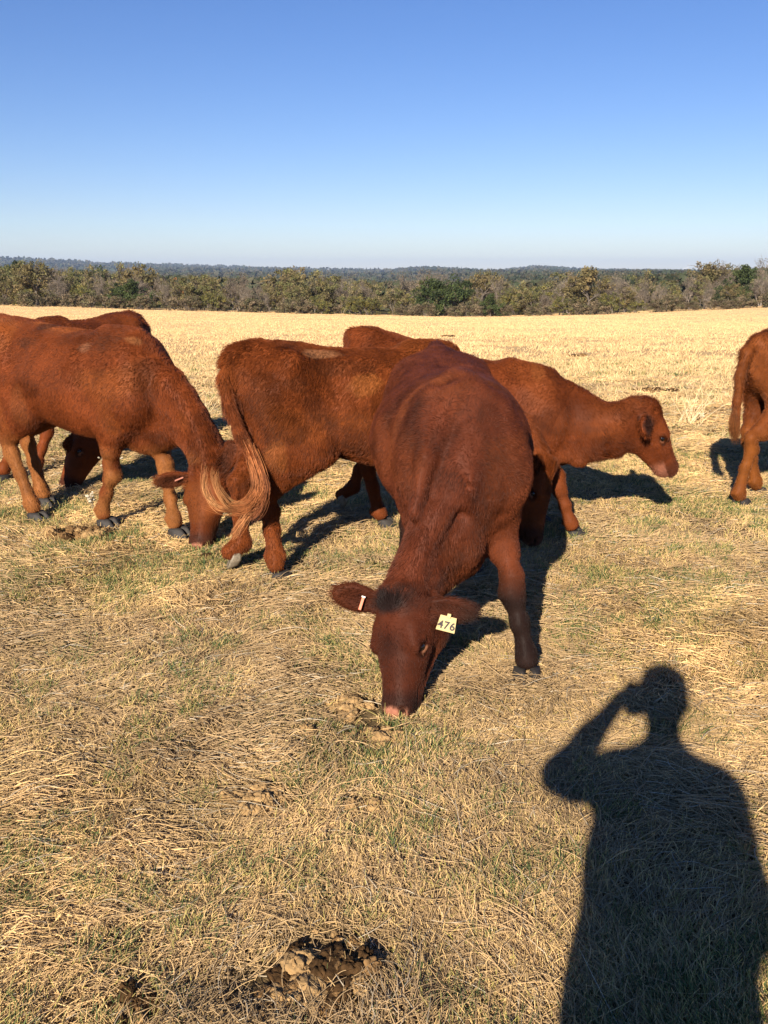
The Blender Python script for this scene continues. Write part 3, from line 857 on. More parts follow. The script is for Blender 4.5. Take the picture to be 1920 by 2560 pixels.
# ------------------------------------------------------------------ ear tags on the nearest cow
def quad_prism(name, c, ux, uy, uz, w, hh, th, mat, parent, taper=1.0):
    c, ux, uy, uz = np.array(c), norm(ux), norm(uy), norm(uz)
    V = []
    for z in (-th / 2, th / 2):
        for x, y in ((-1, -1), (1, -1), (1, 1), (-1, 1)):
            V.append(c + ux * x * w / 2 * (taper if y > 0 else 1) + uy * y * hh / 2 + uz * z)
    F = [(3, 2, 1, 0), (4, 5, 6, 7), (0, 1, 5, 4), (1, 2, 6, 5), (2, 3, 7, 6), (3, 0, 4, 7)]
    o = new_mesh(name, V, F, mat, parent, smooth=False)
    b = o.modifiers.new('bevel', 'BEVEL'); b.width = min(w, hh) * .08; b.segments = 2; b.limit_method = 'ANGLE'
    return o

M_TAGY = mat_plain('yellow_tag', (.50, .39, .18), rough=.45, noise=.12, nscale=60, bump=.05)
M_TAGO = mat_plain('orange_tag', (.55, .14, .06), rough=.45, noise=.1, bump=0)
M_INK = mat_plain('tag_ink', (.035, .025, .03), rough=.6, noise=.2, bump=0)
B, e, m, wd, EL = hero['ears'][0]
up = np.array([0, 0, 1.0])
# yellow tag hanging below the ear, facing the viewer
nrm = norm(hero['loc']((0, 0, 1.6)) - (B + e * .07)); nrm[2] *= .5; nrm = norm(nrm)
ux = norm(e - nrm * (e @ nrm)); uy = np.cross(nrm, ux)
if uy[2] < 0: uy = -uy
ux, uy = norm(ux - .07 * uy), norm(uy + .07 * ux)
cen = B + e * .122 - uy * .056 + nrm * .016
tg = quad_prism('ear_tag', cen, ux, uy, nrm, .074, .060, .003, M_TAGY, hero['root'], .86)
tg['label'] = 'yellow ear tag with the number 476'
fc = bpy.data.curves.new('tag_number', 'FONT'); fc.body = '476'; fc.size = .042; fc.align_x = 'CENTER'; fc.align_y = 'CENTER'; fc.extrude = .0006; fc.offset = .0009; fc.space_character = 1.1
tmp = bpy.data.objects.new('tag_number', fc); COL.objects.link(tmp)
dg = bpy.context.evaluated_depsgraph_get(); dg.update()
me = bpy.data.meshes.new_from_object(tmp.evaluated_get(dg)); me.name = 'tag_number'
bpy.data.objects.remove(tmp)
R = np.stack([ux, uy, nrm], 1)
for v in me.vertices:
    p_ = R @ np.array(v.co) + cen + nrm * .0023 - uy * .007
    v.co = p_
me.materials.clear(); me.materials.append(M_INK)
num = bpy.data.objects.new('tag_number', me); COL.objects.link(num); num.parent = tg
stud = quad_prism('tag_stud', cen + uy * .034 + nrm * .004, ux, uy, nrm, .014, .016, .016, M_TAGY, hero['root'])
B, e, m, wd, EL = hero['ears'][1]
nrm = norm(hero['loc']((0, 0, 1.6)) - B)
uy = norm(np.array([0, 0, 1.0]) * .9 - e * .25 - nrm * (nrm[2] * .9)); ux = np.cross(uy, nrm)
ot = quad_prism('ear_tag', B + e * .105 + nrm * .030 - uy * .018, ux, uy, nrm, .011, .050, .004, M_TAGO, hero['root'])
ot['label'] = 'small orange ear tag'
quad_prism('tag_clip', B + e * .105 + nrm * .031 + uy * .010, ux, uy, nrm, .015, .006, .006, mat_plain('tag_white', (.7, .66, .6), noise=.05, bump=0), hero['root'])
# small clip in the near ear of the leftmost cow
B, e, m, wd, EL = cow_a['ears'][1]
nrm = norm(cow_a['loc']((0, 0, 1.6)) - B)
quad_prism('ear_clip', B + e * .10 + nrm * .03, norm(e * -1 + np.array([0, 0, .3])), np.array([0, 0, 1.0]), nrm, .055, .009, .005, mat_plain('clip_pink', (.42, .17, .12), noise=.1, bump=0), cow_a['root'])

def axis(parts):
    out = [parts[0][0]]
    for a, b, n in parts:
        out += list(np.linspace(a, b, n + 1)[1:])
    return np.array(out)
def gspace(a, b, n):
    return a * (b / a) ** (np.arange(1, n + 1) / n)
xa = np.arange(-4.2, 4.2001, .035)
xs = np.concatenate([-gspace(4.2, 9000, 70)[::-1], xa, gspace(4.2, 9000, 70)])
ya = np.arange(.6, 9.0, .035)
ys = np.concatenate([np.linspace(-60, -1, 12), np.linspace(-.6, .56, 20), ya, gspace(9.0, 14000, 190)])
GX, GY = np.meshgrid(xs, ys, indexing='ij')
GZ = land(GX, GY) + micro(GX, GY)
nxg, nyg = GX.shape
idx = np.arange(nxg * nyg).reshape(nxg, nyg)
Fq = np.stack([idx[:-1, :-1].ravel(), idx[1:, :-1].ravel(), idx[1:, 1:].ravel(), idx[:-1, 1:].ravel()], 1)
GV = np.stack([GX.ravel(), GY.ravel(), GZ.ravel()], 1)

def greenmap(P):
    return fbm(P, .9, 3, 61) * .6 + vnoise(P, 3.6, 64) * .4
def brownmap(P):
    return fbm(P, .55, 3, 71)
def field_colour(P, d):
    """mean colour of the pasture at P"""
    straw = np.array((.50, .33, .145)); brown = np.array((.31, .215, .105)); green = np.array((.19, .19, .06)); gold = np.array((.70, .48, .235))
    k = sstep(.45, .62, brownmap(P))[:, None]
    c = straw * (1 - k) + brown * k
    g = (sstep(.55, .72, greenmap(P)) * .55)[:, None] * np.clip(1.3 - d / 30, 0, 1)[:, None]
    c = c * (1 - g) + green * g
    y = sstep(11.5, 21, d + 5 * (fbm(P * [1, .5], .25, 2, 81) - .5))[:, None]
    tex = .86 + .28 * fbm(P * [.35, 1], .5, 3, 83)
    return c * (1 - y) + gold * tex[:, None] * y
gd = np.maximum(GV[:, 1], 0)
P2 = GV[:, :2]
gc = field_colour(P2, gd)
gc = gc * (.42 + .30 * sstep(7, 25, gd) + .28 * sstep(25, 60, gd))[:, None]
wood = sstep(165, 185, gd + 8 * (vnoise(P2, .05, 5) - .5))
woodc = np.array((.060, .058, .030)) * (.7 + .6 * fbm(P2, .02, 3, 91))[:, None]
clear_ = (sstep(.62, .66, fbm(P2 * [1, .45], 1 / 260, 3, 95)) * sstep(200, 400, gd))[:, None]
woodc = woodc * (1 - clear_) + np.array((.30, .22, .11)) * clear_
gc = gc * (1 - wood[:, None]) + woodc * wood[:, None]
M_GROUND = mat_attr('pasture_soil', rough=.95, spec=.05, noise=.35, nscale=22, bump=.7, bscale=90, bdist=.012)
ground = new_mesh('ground', GV, Fq, M_GROUND, None, attrs={'coat': gc})
ground['kind'] = 'structure'

# ------------------------------------------------------------------ grass
BARE = [(-.12, 3.05, .16), (-.05, 2.86, .14), (-.40, 2.43, .15), (-.06, 2.39, .10), (-.16, 1.715, .21), (-.27, 2.83, .07), (-.32, 1.66, .12), (-.55, 1.60, .06), (-1.93, 5.36, .17)]
def bare(P):
    k = np.ones(len(P))
    for x, y, r in BARE:
        d = np.hypot(P[:, 0] - x, P[:, 1] - y) / r
        k *= 1 - .85 * sstep(1.05, .65, d)
    return k
def scatter(n, d0, d1, power=1.0, margin=1.0):
    """points in the view's ground wedge, density ~ y^-power"""
    u = RNG.random(n)
    e = 2 - power
    y = (d0 ** e + u * (d1 ** e - d0 ** e)) ** (1 / e)
    hw_ = .46 * y + margin
    x = (RNG.random(n) * 2 - 1) * hw_
    return np.column_stack([x, y])

def lying(n, d0, d1, L0, L1, r0, power=1.5, seed=0):
    P = scatter(n, d0, d1, power)
    mat_ = sstep(.35, .6, fbm(P, 1.3, 2, 101))
    P = P[RNG.random(n) < (.35 + .65 * mat_) * bare(P)]
    n = len(P)
    ang = 2 * math.pi * 1.6 * fbm(P, .8, 2, 103) + (RNG.random(n) < .40) * RNG.uniform(-1.6, 1.6, n) + RNG.normal(0, .50, n)
    L = RNG.uniform(L0, L1, n) * (.6 + .8 * vnoise(P, 2, 107))
    K = 6
    t = np.linspace(-.5, .5, K)[None, :]
    curv = RNG.normal(0, .85, n)[:, None]
    a = ang[:, None] + curv * t
    dx = np.cumsum(np.cos(a), 1) / K; dy = np.cumsum(np.sin(a), 1) / K
    X = P[:, 0:1] + dx * L[:, None]; Y = P[:, 1:2] + dy * L[:, None]
    thick = .012 + .040 * sstep(.4, .75, fbm(P, 2.2, 2, 109))
    base = gz(np.column_stack([X.ravel(), Y.ravel()])).reshape(n, K)
    lift = (RNG.random(n) ** 1.5 * thick)[:, None]
    tilt_ = RNG.normal(0, .10, n)[:, None] * L[:, None]
    arch = RNG.uniform(0, .07, n)[:, None] * L[:, None]
    Z = base + .003 + lift + np.abs(tilt_) * (t + .5) * np.sign(RNG.random((n, 1)) - .2) + arch * (1 - 4 * t * t)
    Z = np.maximum(Z, base + .001)
    k = brownmap(P)
    ol = (sstep(.45, .7, fbm(P, 2.4, 2, 131)) * .30)[:, None]
    c = (np.array((.74, .478, .215)) * (1 - ol) + np.array((.40, .32, .13)) * ol) * np.where(P[:, 1:2] > 7, .90, 1.0) * (RNG.uniform(.42, 1.22, n) * (.72 + .50 * sstep(.3, .7, vnoise(P, 3.1, 141))))[:, None]
    br = (sstep(.42, .58, k + RNG.normal(0, .08, n)) * .85)[:, None]
    c = c * (1 - br) + np.array((.37, .255, .135)) * RNG.uniform(.6, 1.25, n)[:, None] * br
    gy = (RNG.random(n) < .06)[:, None]
    c = np.where(gy, np.array((.50, .42, .30)) * RNG.uniform(.6, 1.1, (n, 1)), c)
    r = r0 * RNG.uniform(.6, 1.4, n) * np.sqrt(P[:, 1] / 2.2)
    return np.stack([X, Y, Z], 2), r, c

def tufts(n, d0, d1, L0, L1, r0, per=14, green=False, power=1.5, spread=.020, up=1.0, colr=None, margin=1.0, pale=False):
    C0 = scatter(n, d0, d1, power, margin)
    gm = greenmap(C0)
    if green:
        C0 = C0[RNG.random(n) < np.maximum(sstep(.46, .64, gm), .55 * sstep(.60, .75, vnoise(C0, 9, 151))) * bare(C0)]
    else:
        C0 = C0[RNG.random(n) < (.45 + .55 * sstep(.35, .6, vnoise(C0, 1.9, 115))) * bare(C0)]
    n = len(C0)
    size = RNG.uniform(.5, 1.3, n)
    cc_ = np.repeat(np.arange(n), per)
    N_ = len(cc_)
    P = C0[cc_] + RNG.normal(0, 1, (N_, 2)) * spread * size[cc_][:, None] * np.sqrt(np.maximum(C0[cc_][:, 1:2] / 3, 1)) ** 1.3
    lean = RNG.normal(0, 1, (N_, 2)) * .38 + np.column_stack([np.cos(2 * math.pi * 1.6 * fbm(C0, .8, 2, 103)), np.sin(2 * math.pi * 1.6 * fbm(C0, .8, 2, 103))])[cc_] * .38 * RNG.random((N_, 1))
    L = RNG.uniform(L0, L1, N_) * size[cc_]
    K = 4
    t = np.linspace(0, 1, K)[None, :, None]
    base = np.column_stack([P, gz(P) - .004])[:, None, :]
    d = np.concatenate([lean, np.ones((N_, 1)) * up], 1); d /= np.linalg.norm(d, axis=1, keepdims=True)
    bend = np.concatenate([lean * RNG.uniform(0, 1.0, (N_, 1)), -RNG.random((N_, 1)) * .35], 1)
    pts = base + L[:, None, None] * (d[:, None, :] * t + bend[:, None, :] * t * t * .6)
    if green:
        c = np.array((.085, .125, .040)) * RNG.uniform(.5, 1.3, (N_, 1))
        yl = (RNG.random(N_) < .35)[:, None]
        c = np.where(yl, np.array((.36, .30, .10)) * RNG.uniform(.7, 1.2, (N_, 1)), c)
    else:
        c = np.array(colr if colr is not None else (.64, .435, .19)) * RNG.uniform(.55, 1.25, (N_, 1))
        if not pale:
            yl = (RNG.random(N_) < .14)[:, None]
            c = np.where(yl, c * np.array((.62, .78, .50)), c)
    r = r0 * RNG.uniform(.6, 1.3, N_) * np.sqrt(np.maximum(P[:, 1], 2) / 2.2)
    return pts, r, c

def grass(name, parts, ):
    # group by the number of points each strand has
    for i, (p, r, c) in enumerate(parts):
        pass
    pts = np.concatenate([p for p, r, c in parts]); r = np.concatenate([r for p, r, c in parts]); c = np.concatenate([c for p, r, c in parts])
    o = strands(name, pts, r, np.clip(c, 0, 1), M_GRASS)
    o['kind'] = 'stuff'
    return o
QG = 1.0
g1 = grass('dry_grass', [lying(int(300000 * QG), 1.35, 7.5, .03, .12, .00125, 1.7), lying(int(22000 * QG), 1.35, 5, .12, .24, .0012, 1.4), lying(int(150000 * QG), 7.0, 17, .06, .16, .0016, 1.6)])
g1['label'] = 'tangled dry straw lying in mats over the pasture'; g1['category'] = 'grass'
g2 = grass('stubble', [tufts(int(24000 * QG), 1.35, 9, .018, .055, .00125, 13, power=1.6), tufts(int(12000 * QG), 8.5, 24, .02, .06, .0020, 14, power=1.5, spread=.03, colr=(.52, .39, .20)),
                       tufts(int(30000 * QG), 12, 165, .04, .12, .0028, 11, power=1.35, spread=.06, colr=(.68, .46, .225), margin=4, pale=True)])
g2['label'] = 'short upright yellow stubble of the grazed field'; g2['category'] = 'stubble'
g3 = grass('green_grass', [tufts(int(26000 * QG), 1.35, 9, .022, .065, .0013, 15, green=True, power=1.6), tufts(int(2500 * QG), 8.5, 22, .04, .08, .0022, 12, green=True, power=1.5)])
g3['label'] = 'small green grass tufts growing through the dry straw'; g3['category'] = 'grass'
# ------------------------------------------------------------------ trees of the far field edge
def tube_mesh(V, F, p0, p1, r0, r1, n=5):
    p0, p1 = np.array(p0), np.array(p1)
    t = norm(p1 - p0); s_ = norm(np.cross(t, (0.3, 0.9, 0.1))); u = np.cross(t, s_)
    b = len(V)
    for p, r in ((p0, r0), (p1, r1)):
        for i in range(n):
            a = 2 * math.pi * i / n
            V.append(p + r * (math.cos(a) * s_ + math.sin(a) * u))
    for i in range(n):
        j = (i + 1) % n
        F.append((b + i, b + j, b + n + j, b + n + i))

def branches(seed, Ht, spread, depth, trunks=1, fork=3, low=.25):
    """recursive limbs; returns mesh arrays and the branch tips"""
    rn = random.Random(seed)
    V, F, tips = [], [], []
    def grow(p, d, L, r, k):
        q = p + d * L
        mid = (p + q) / 2 + np.array([rn.uniform(-1, 1), rn.uniform(-1, 1), 0]) * L * .08
        n = 6 if k == depth else (4 if k > 1 else 3)
        tube_mesh(V, F, p, mid, r, r * .82, n); tube_mesh(V, F, mid, q, r * .82, r * .62, n)
        if k == 0:
            tips.append(q); return
        for i in range(fork + (rn.random() < .4)):
            az = rn.uniform(0, 2 * math.pi); el = rn.uniform(.35, 1.0) * spread
            side = norm(np.cross(d, (math.cos(az), math.sin(az), .3)))
            nd = norm(d * math.cos(el) + side * math.sin(el) + np.array([0, 0, .12]))
            s0 = q if i else q
            if rn.random() < .5: s0 = mid
            grow(s0, nd, L * rn.uniform(.58, .85), r * .58, k - 1)
        if k <= 2: tips.append(q)
    for k in range(trunks):
        lean = np.array([rn.uniform(-.25, .25), rn.uniform(-.25, .25), 1.0]) * (1 if trunks == 1 else 1)
        if trunks > 1: lean += np.array([rn.uniform(-.5, .5), rn.uniform(-.5, .5), 0])
        grow(np.array([rn.uniform(-.3, .3) * (trunks > 1), rn.uniform(-.3, .3) * (trunks > 1), -.3]), norm(lean), Ht * low + .3, Ht * .028 / trunks ** .5, depth)
    return V, F, tips

def leaves(seed, tips, Ht, W, n, size, cols, fill=.5, zlow=.15, jit=.55):
    rn = np.random.default_rng(seed)
    tips = np.array(tips)
    # clump centres: branch tips plus lobes spread through the crown's volume
    nl = 26
    az = rn.uniform(0, 2 * math.pi, nl); rr = np.sqrt(rn.random(nl)) * W * .46
    zz = Ht * (zlow + (1 - zlow) * rn.random(nl) ** .8 * (1 - .45 * (rr / (W * .5)) ** 2))
    lob = np.column_stack([np.cos(az) * rr, np.sin(az) * rr, zz])
    pool = np.concatenate([tips[rn.integers(len(tips), size=nl * 2)], lob]) if len(tips) else lob
    cl = rn.integers(len(pool), size=n)
    cs = rn.uniform(.45, 1.1, len(pool)) * W * .13
    d = rn.normal(0, 1, (n, 3)); d /= np.linalg.norm(d, axis=1, keepdims=True)
    P = pool[cl] + d * (cs[cl] * rn.random(n) ** .45)[:, None] * np.array([1, 1, .75]) + rn.normal(0, .08, (n, 3)) * jit
    P[:, 2] = np.maximum(P[:, 2], .1)
    a = rn.normal(0, 1, (n, 3)); a /= np.linalg.norm(a, axis=1, keepdims=True)
    b = np.cross(a, rn.normal(0, 1, (n, 3))); b /= np.linalg.norm(b, axis=1, keepdims=True)
    sz = size * rn.uniform(.6, 1.4, n)[:, None]
    V = np.stack([P - a * sz, P + b * sz * .55, P + a * sz, P - b * sz * .55], 1).reshape(-1, 3)
    F = np.arange(4 * n).reshape(n, 4)
    tone = rn.uniform(.65, 1.35, len(pool))[cl] * rn.uniform(.75, 1.25, n)
    ci = rn.integers(len(cols), size=len(pool))[cl]
    c = np.array(cols)[ci] * tone[:, None]
    return V, F, np.repeat(np.clip(c, 0, 1), 4, 0)

BARK = np.array((.24, .20, .165))
KINDS = {
    # name: (height, width, leaf count, leaf size, colours, branch depth, spread, trunks, zlow)
    'evergreen_oak': (6.2, 7.5, 5200, .17, [(.055, .075, .026), (.065, .085, .028), (.042, .062, .023)], 3, .9, 1, .05),
    'post_oak': (7.2, 7.0, 3800, .17, [(.155, .125, .055), (.125, .11, .045), (.18, .135, .06)], 4, .85, 1, .22),
    'bare_tree': (7.0, 6.0, 2600, .075, [(.22, .17, .12), (.17, .14, .10)], 5, .75, 2, .3),
    'thinning_tree': (6.6, 6.0, 3400, .14, [(.17, .145, .06), (.14, .14, .055), (.20, .16, .08)], 4, .8, 2, .12),
    'yellow_shrub': (4.6, 5.0, 2400, .14, [(.19, .16, .045), (.15, .14, .045), (.12, .12, .04)], 3, .9, 3, .05),
    'brush': (3.2, 5.5, 3200, .14, [(.16, .125, .075), (.19, .145, .09), (.12, .11, .055)], 3, 1.0, 4, .02),
    'orange_tree': (6.5, 3.4, 2200, .13, [(.30, .13, .045), (.26, .13, .05)], 3, .7, 1, .15),
}
WORD = dict(evergreen_oak='dark evergreen tree', post_oak='brown-leaved tree', bare_tree='leafless grey tree',
            thinning_tree='thin olive brown tree', yellow_shrub='yellow green shrub', brush='brown brush clump', orange_tree='slim tree with orange leaves')
CATS = dict(brush='bush', yellow_shrub='bush')
protos = {}
def make_proto(kind, var):
    Ht, W, n, sz, cols, dep, spr, trk, zl = KINDS[kind]
    sd_ = 100 + var * 17 + len(kind) * 3
    V, F, tips = branches(sd_, Ht, spr, dep, trk, low=.26 if dep < 5 else .22)
    root = empty('bush' if kind in CATS else 'tree')
    Fa = np.array(F); Va = np.array(V)
    top = Va[:, 2].max(); Va[:, 2] *= Ht / max(top, 1e-3) * (1.0 if kind == 'bare_tree' else .93)
    wx = np.percentile(np.abs(Va[:, :2]), 98); Va[:, :2] *= min(1.6, W * .46 / wx)
    tp = np.array(tips); tp[:, 2] *= Ht / top * .93; tp[:, :2] *= min(1.6, W * .46 / wx)
    bc = BARK * (.85 if kind == 'bare_tree' else .55)
    new_mesh('trunk', Va, Fa, M_BARK, root, smooth=True, attrs={'coat': np.repeat(bc[None], len(Va), 0)})
    LV, LF, LC = leaves(sd_ + 5, tp, Ht, W, n, sz, cols, zlow=zl)
    new_mesh('crown', LV, LF, M_LEAF, root, smooth=False, attrs={'coat': LC})
    return root
for kd, nv in (('evergreen_oak', 3), ('post_oak', 3), ('bare_tree', 4), ('thinning_tree', 4), ('yellow_shrub', 2), ('brush', 3), ('orange_tree', 1)):
    protos[kd] = [make_proto(kd, v) for v in range(nv)]
used = set()
seen_labels = {}
PLACES = [(-999, 70, 'above the leftmost rump'), (70, 200, 'above the leftmost shoulders'), (200, 400, 'right of the leftmost cow'),
          (400, 620, 'above the tail-swishing cow'), (620, 800, 'above the hindmost rump'), (800, 930, 'just left of the middle'),
          (930, 1080, 'above the mahogany cow'), (1080, 1200, 'right of the mahogany cow'), (1200, 1330, 'above the walking cow\'s neck'),
          (1330, 1480, 'above the walking cow\'s head'), (1480, 1600, 'left of the rightmost cow'), (1600, 9999, 'above the rightmost cow')]
def screen_u(x, y, z):
    z = z - 1.6
    d = y * math.cos(RAD(15)) - z * math.sin(RAD(15))
    return (384 + 885 * x / d) / (768 / 1659)
def plant(kind, x, y, sc=1.0, var=None, label=None, sz=1.0):
    lst = protos[kind]
    v = random.randrange(len(lst)) if var is None else var
    src = lst[v]
    if (kind, v) not in used:
        r = src; used.add((kind, v))
    else:
        r = src.copy(); COL.objects.link(r)
        for ch in src.children:
            k = ch.copy(); COL.objects.link(k); k.parent = r
    z = float(land(np.array([x]), np.array([y]))[0])
    r.location = (x, y, z - .1)
    r.rotation_euler = (0, 0, random.uniform(0, 6.28))
    sc *= .98
    r.scale = (sc, sc, sc * sz)
    u = screen_u(x, y, z)
    place = [p for a, b, p in PLACES if a <= u < b][0]
    rank = 'at the field edge' if y < 157 else ('deep in the tree line' if y > 172 else 'in the tree line')
    tag(r, label or '%s %s %s' % (WORD[kind], rank.replace('deep in the tree line', 'in the rear').replace('at the field edge', 'up front').replace('in the tree line', 'midway back'), place), CATS.get(kind, 'tree'), 'trees and brush along the far edge of the field')
    return r
def X(u, y):      # where a sight line crosses the distance y
    return (u * 768 / 1659 - 384) / 885 * (y * math.cos(RAD(15)) + 6.5 * math.sin(RAD(15)))
# the ones that stand out
plant('post_oak', X(85, 156), 156, 1.08, 0, 'big round brown-leaved tree at the far left of the tree line')
plant('evergreen_oak', X(25, 178), 178, 1.35, 0, 'dark evergreen crown behind the brown tree at the far left')
plant('evergreen_oak', X(205, 182), 182, 1.25, 1, 'broad dark evergreen rising behind the tree line above the leftmost cow')
plant('evergreen_oak', X(300, 149), 149, .80, 2, 'very dark evergreen bush-like tree standing forward on the field edge')
plant('evergreen_oak', X(265, 150), 150, .70, 0, 'smaller dark evergreen left beside the very dark one')
plant('orange_tree', X(383, 160), 160, .9, 0, 'slim orange-leaved tree, the only orange one')
plant('thinning_tree', X(650, 157), 157, 1.25, 1, 'tallest thin-branched tree left of the middle, poking above the horizon')
plant('thinning_tree', X(690, 158), 158, 1.15, 2, 'olive tree hugging the right side of the tallest thin-branched one')
plant('bare_tree', X(925, 168), 168, 1.25, 1, 'tall bare tree whose twigs break the horizon above the mahogany cow')
plant('evergreen_oak', X(960, 154), 154, 1.15, 1, 'dark green oak with pale dead limbs above the mahogany cow')
plant('evergreen_oak', X(935, 152), 152, .95, 0, 'dark green oak left beside the one with pale dead limbs')
plant('evergreen_oak', X(1060, 147), 147, .62, 2, 'small round dark evergreen bush on the edge right of the oak')
plant('yellow_shrub', X(1150, 158), 158, 1.2, 0, 'pale yellow willow-like bush between the two big oaks')
plant('yellow_shrub', X(1100, 158), 158, 1.1, 1, 'olive yellow bush just right of the small round evergreen')
plant('post_oak', X(1262, 150), 150, 1.12, 1, 'big brown-leaved oak standing clear above the tree line')
plant('post_oak', X(1240, 151), 151, .8, 2, 'brown-leaved oak leaning on the left of the big brown one')
plant('bare_tree', X(1330, 160), 160, 1.1, 2, 'bare grey tree right beside the big brown oak')
plant('evergreen_oak', X(1620, 165), 165, 1.2, 2, 'dark evergreen above the rightmost cow')
plant('evergreen_oak', X(1570, 158), 158, .8, 0, 'dark green tree left of the rightmost cow')
rt = random.Random(5)
mix = ['bare_tree'] * 5 + ['thinning_tree'] * 5 + ['post_oak'] * 1 + ['yellow_shrub'] * 3
for row, (y0, n, s0, s1) in enumerate([(153, 34, .58, .95), (162, 34, .75, 1.18), (171, 32, .90, 1.32), (183, 26, .95, 1.42)]):
    for i in range(n):
        u = -120 + (1659 + 240) * (i + rt.uniform(.1, .9)) / n
        y = y0 + rt.uniform(-3, 3)
        kd = rt.choice(mix)
        s_ = rt.uniform(s0, s1)
        if 1085 < u < 1210 and row > 0: s_ *= .72
        if 1370 < u < 1460: s_ *= .85
        if 470 < u < 600: s_ *= .95
        plant(kd, X(u, y), y, s_)
for i in range(46):
    u = -100 + 1860 * (i + rt.uniform(.0, 1)) / 46
    y = 147 + rt.uniform(-1.5, 2)
    plant('brush' if rt.random() < .75 else 'yellow_shrub', X(u, y), y, rt.uniform(.55, .95), sz=.9)

# ------------------------------------------------------------------ the woods beyond, too many trees to count
def far_woods():
    rn = np.random.default_rng(77)
    n = 26000
    y = 195 * (7000 / 195) ** (rn.random(n) ** 1.15)
    x = (rn.random(n) * 2 - 1) * (.50 * y + 30)
    P = np.column_stack([x, y])
    clear = (fbm(P * [1, .45], 1 / 260, 3, 95) > .63) & (y > 330)
    P = P[~clear]
    z = land(P[:, 0], P[:, 1])
    m = 9
    n = len(P)
    R = (2.2 + y[~clear] * .0035)[:, None]
    base = np.column_stack([P, z])[:, None, :]
    d = rn.normal(0, 1, (n, m, 3)); d /= np.linalg.norm(d, axis=2, keepdims=True)
    C_ = base + np.array([0, 0, 1.0]) * (R * 1.0)[:, None] + d * R[:, None] * np.array([1.2, 1.2, .8])
    a = rn.normal(0, 1, (n, m, 3)); a /= np.linalg.norm(a, axis=2, keepdims=True)
    b = np.cross(a, rn.normal(0, 1, (n, m, 3))); b /= np.linalg.norm(b, axis=2, keepdims=True)
    s_ = (R * .55)[:, None]
    V = np.stack([C_ - a * s_, C_ - b * s_ * .8, C_ + a * s_, C_ + b * s_ * .8], 2).reshape(-1, 3)
    F = np.arange(len(V)).reshape(-1, 4)
    cols = np.array([(.055, .066, .036), (.075, .072, .045), (.09, .082, .05), (.045, .058, .032)])
    c = cols[rn.integers(4, size=n)] * rn.uniform(.8, 1.15, (n, 1))
    o = new_mesh('far_woods', V, F, M_LEAF, None, smooth=False, attrs={'coat': np.repeat(c, m * 4, 0)})
    o['kind'] = 'stuff'
    o['label'] = 'distant wooded plain and low hills beyond the tree line'; o['category'] = 'woods'
far_woods()

# distant barn and wind turbines
M_WHITE = mat_plain('white_paint', (.75, .74, .72), rough=.5, noise=.05, bump=0)
def barn(u, y, wdt, label):
    x = X(u, y); z = float(land(np.array([x]), np.array([y]))[0])
    r = empty('barn', (x, y, z + 2))
    tag(r, label, 'barn', 'distant white barns')
    w2, d2, hh = wdt / 2, 6, 5
    new_mesh('wall', [(-w2, -d2, -3), (w2, -d2, -3), (w2, d2, -3), (-w2, d2, -3), (-w2, -d2, hh), (w2, -d2, hh), (w2, d2, hh), (-w2, d2, hh)],
             [(0, 1, 5, 4), (1, 2, 6, 5), (2, 3, 7, 6), (3, 0, 4, 7)], M_WHITE, r, smooth=False)
    new_mesh('roof', [(-w2 - .5, -d2 - .5, hh), (w2 + .5, -d2 - .5, hh), (w2 + .5, 0, hh + 3), (-w2 - .5, 0, hh + 3), (w2 + .5, d2 + .5, hh), (-w2 - .5, d2 + .5, hh)],
             [(0, 1, 2, 3), (3, 2, 4, 5), (0, 3, 5), (1, 4, 2)], M_WHITE, r, smooth=False)
barn(684, 1500, 20, 'tiny long white barn on the plain left of the middle')
def turbine(u, y, hub, rot, label):
    x = X(u, y)
    gz_ = float(land(np.array([x]), np.array([y]))[0])
    r = empty('wind_turbine', (x, y, gz_))
    tag(r, label, 'wind turbine', 'distant wind turbines on the horizon')
    V, F = [], []
    H_ = hub - gz_
    tube_mesh(V, F, (0, 0, 0), (0, 0, H_), 3.2, 1.8, 12)
    new_mesh('tower', V, F, M_WHITE, r)
    V, F = [], []
    tube_mesh(V, F, (0, 4, H_), (0, -5, H_), 2.0, 1.8, 8)
    new_mesh('nacelle', V, F, M_WHITE, r)
    for k in range(3):
        a = rot + k * 2.0944
        V, F = [], []
        tube_mesh(V, F, (0, -5, H_), (math.sin(a) * 10, -5, H_ + math.cos(a) * 10), 1.2, 2.2, 6)
        tube_mesh(V, F, (math.sin(a) * 10, -5, H_ + math.cos(a) * 10), (math.sin(a) * 46, -5, H_ + math.cos(a) * 46), 2.2, .5, 6)
        new_mesh('blade', V, F, M_WHITE, r)
turbine(1484, 8000, 62, .3, 'leftmost of the tiny white wind turbines on the horizon')
turbine(1565, 7600, 66, .8, 'tiny white wind turbine between two others on the horizon')
turbine(1653, 7200, 58, .1, 'rightmost tiny white wind turbine at the picture\'s edge')

# tell apart the trees that would otherwise share a label, by their order from left to right
import collections
_by = collections.defaultdict(list)
for o in bpy.data.objects:
    if o.parent is None and o.get('group', '').startswith('trees and brush'):
        _by[o['label']].append(o)
_n = ['', '', 'two', 'three', 'four', 'five', 'six', 'seven', 'eight', 'nine']
_o = ['second', 'third', 'fourth', 'fifth', 'sixth', 'seventh']
for lb, os_ in _by.items():
    if len(os_) > 1:
        os_.sort(key=lambda o: o.location.x / o.location.y)
        for i, o in enumerate(os_):
            w_ = 'leftmost' if i == 0 else ('rightmost' if i == len(os_) - 1 else ('middle' if len(os_) == 3 else _o[i - 1]))
            o['label'] = '%s, %s of %s' % (lb, w_, _n[min(len(os_), 9)])
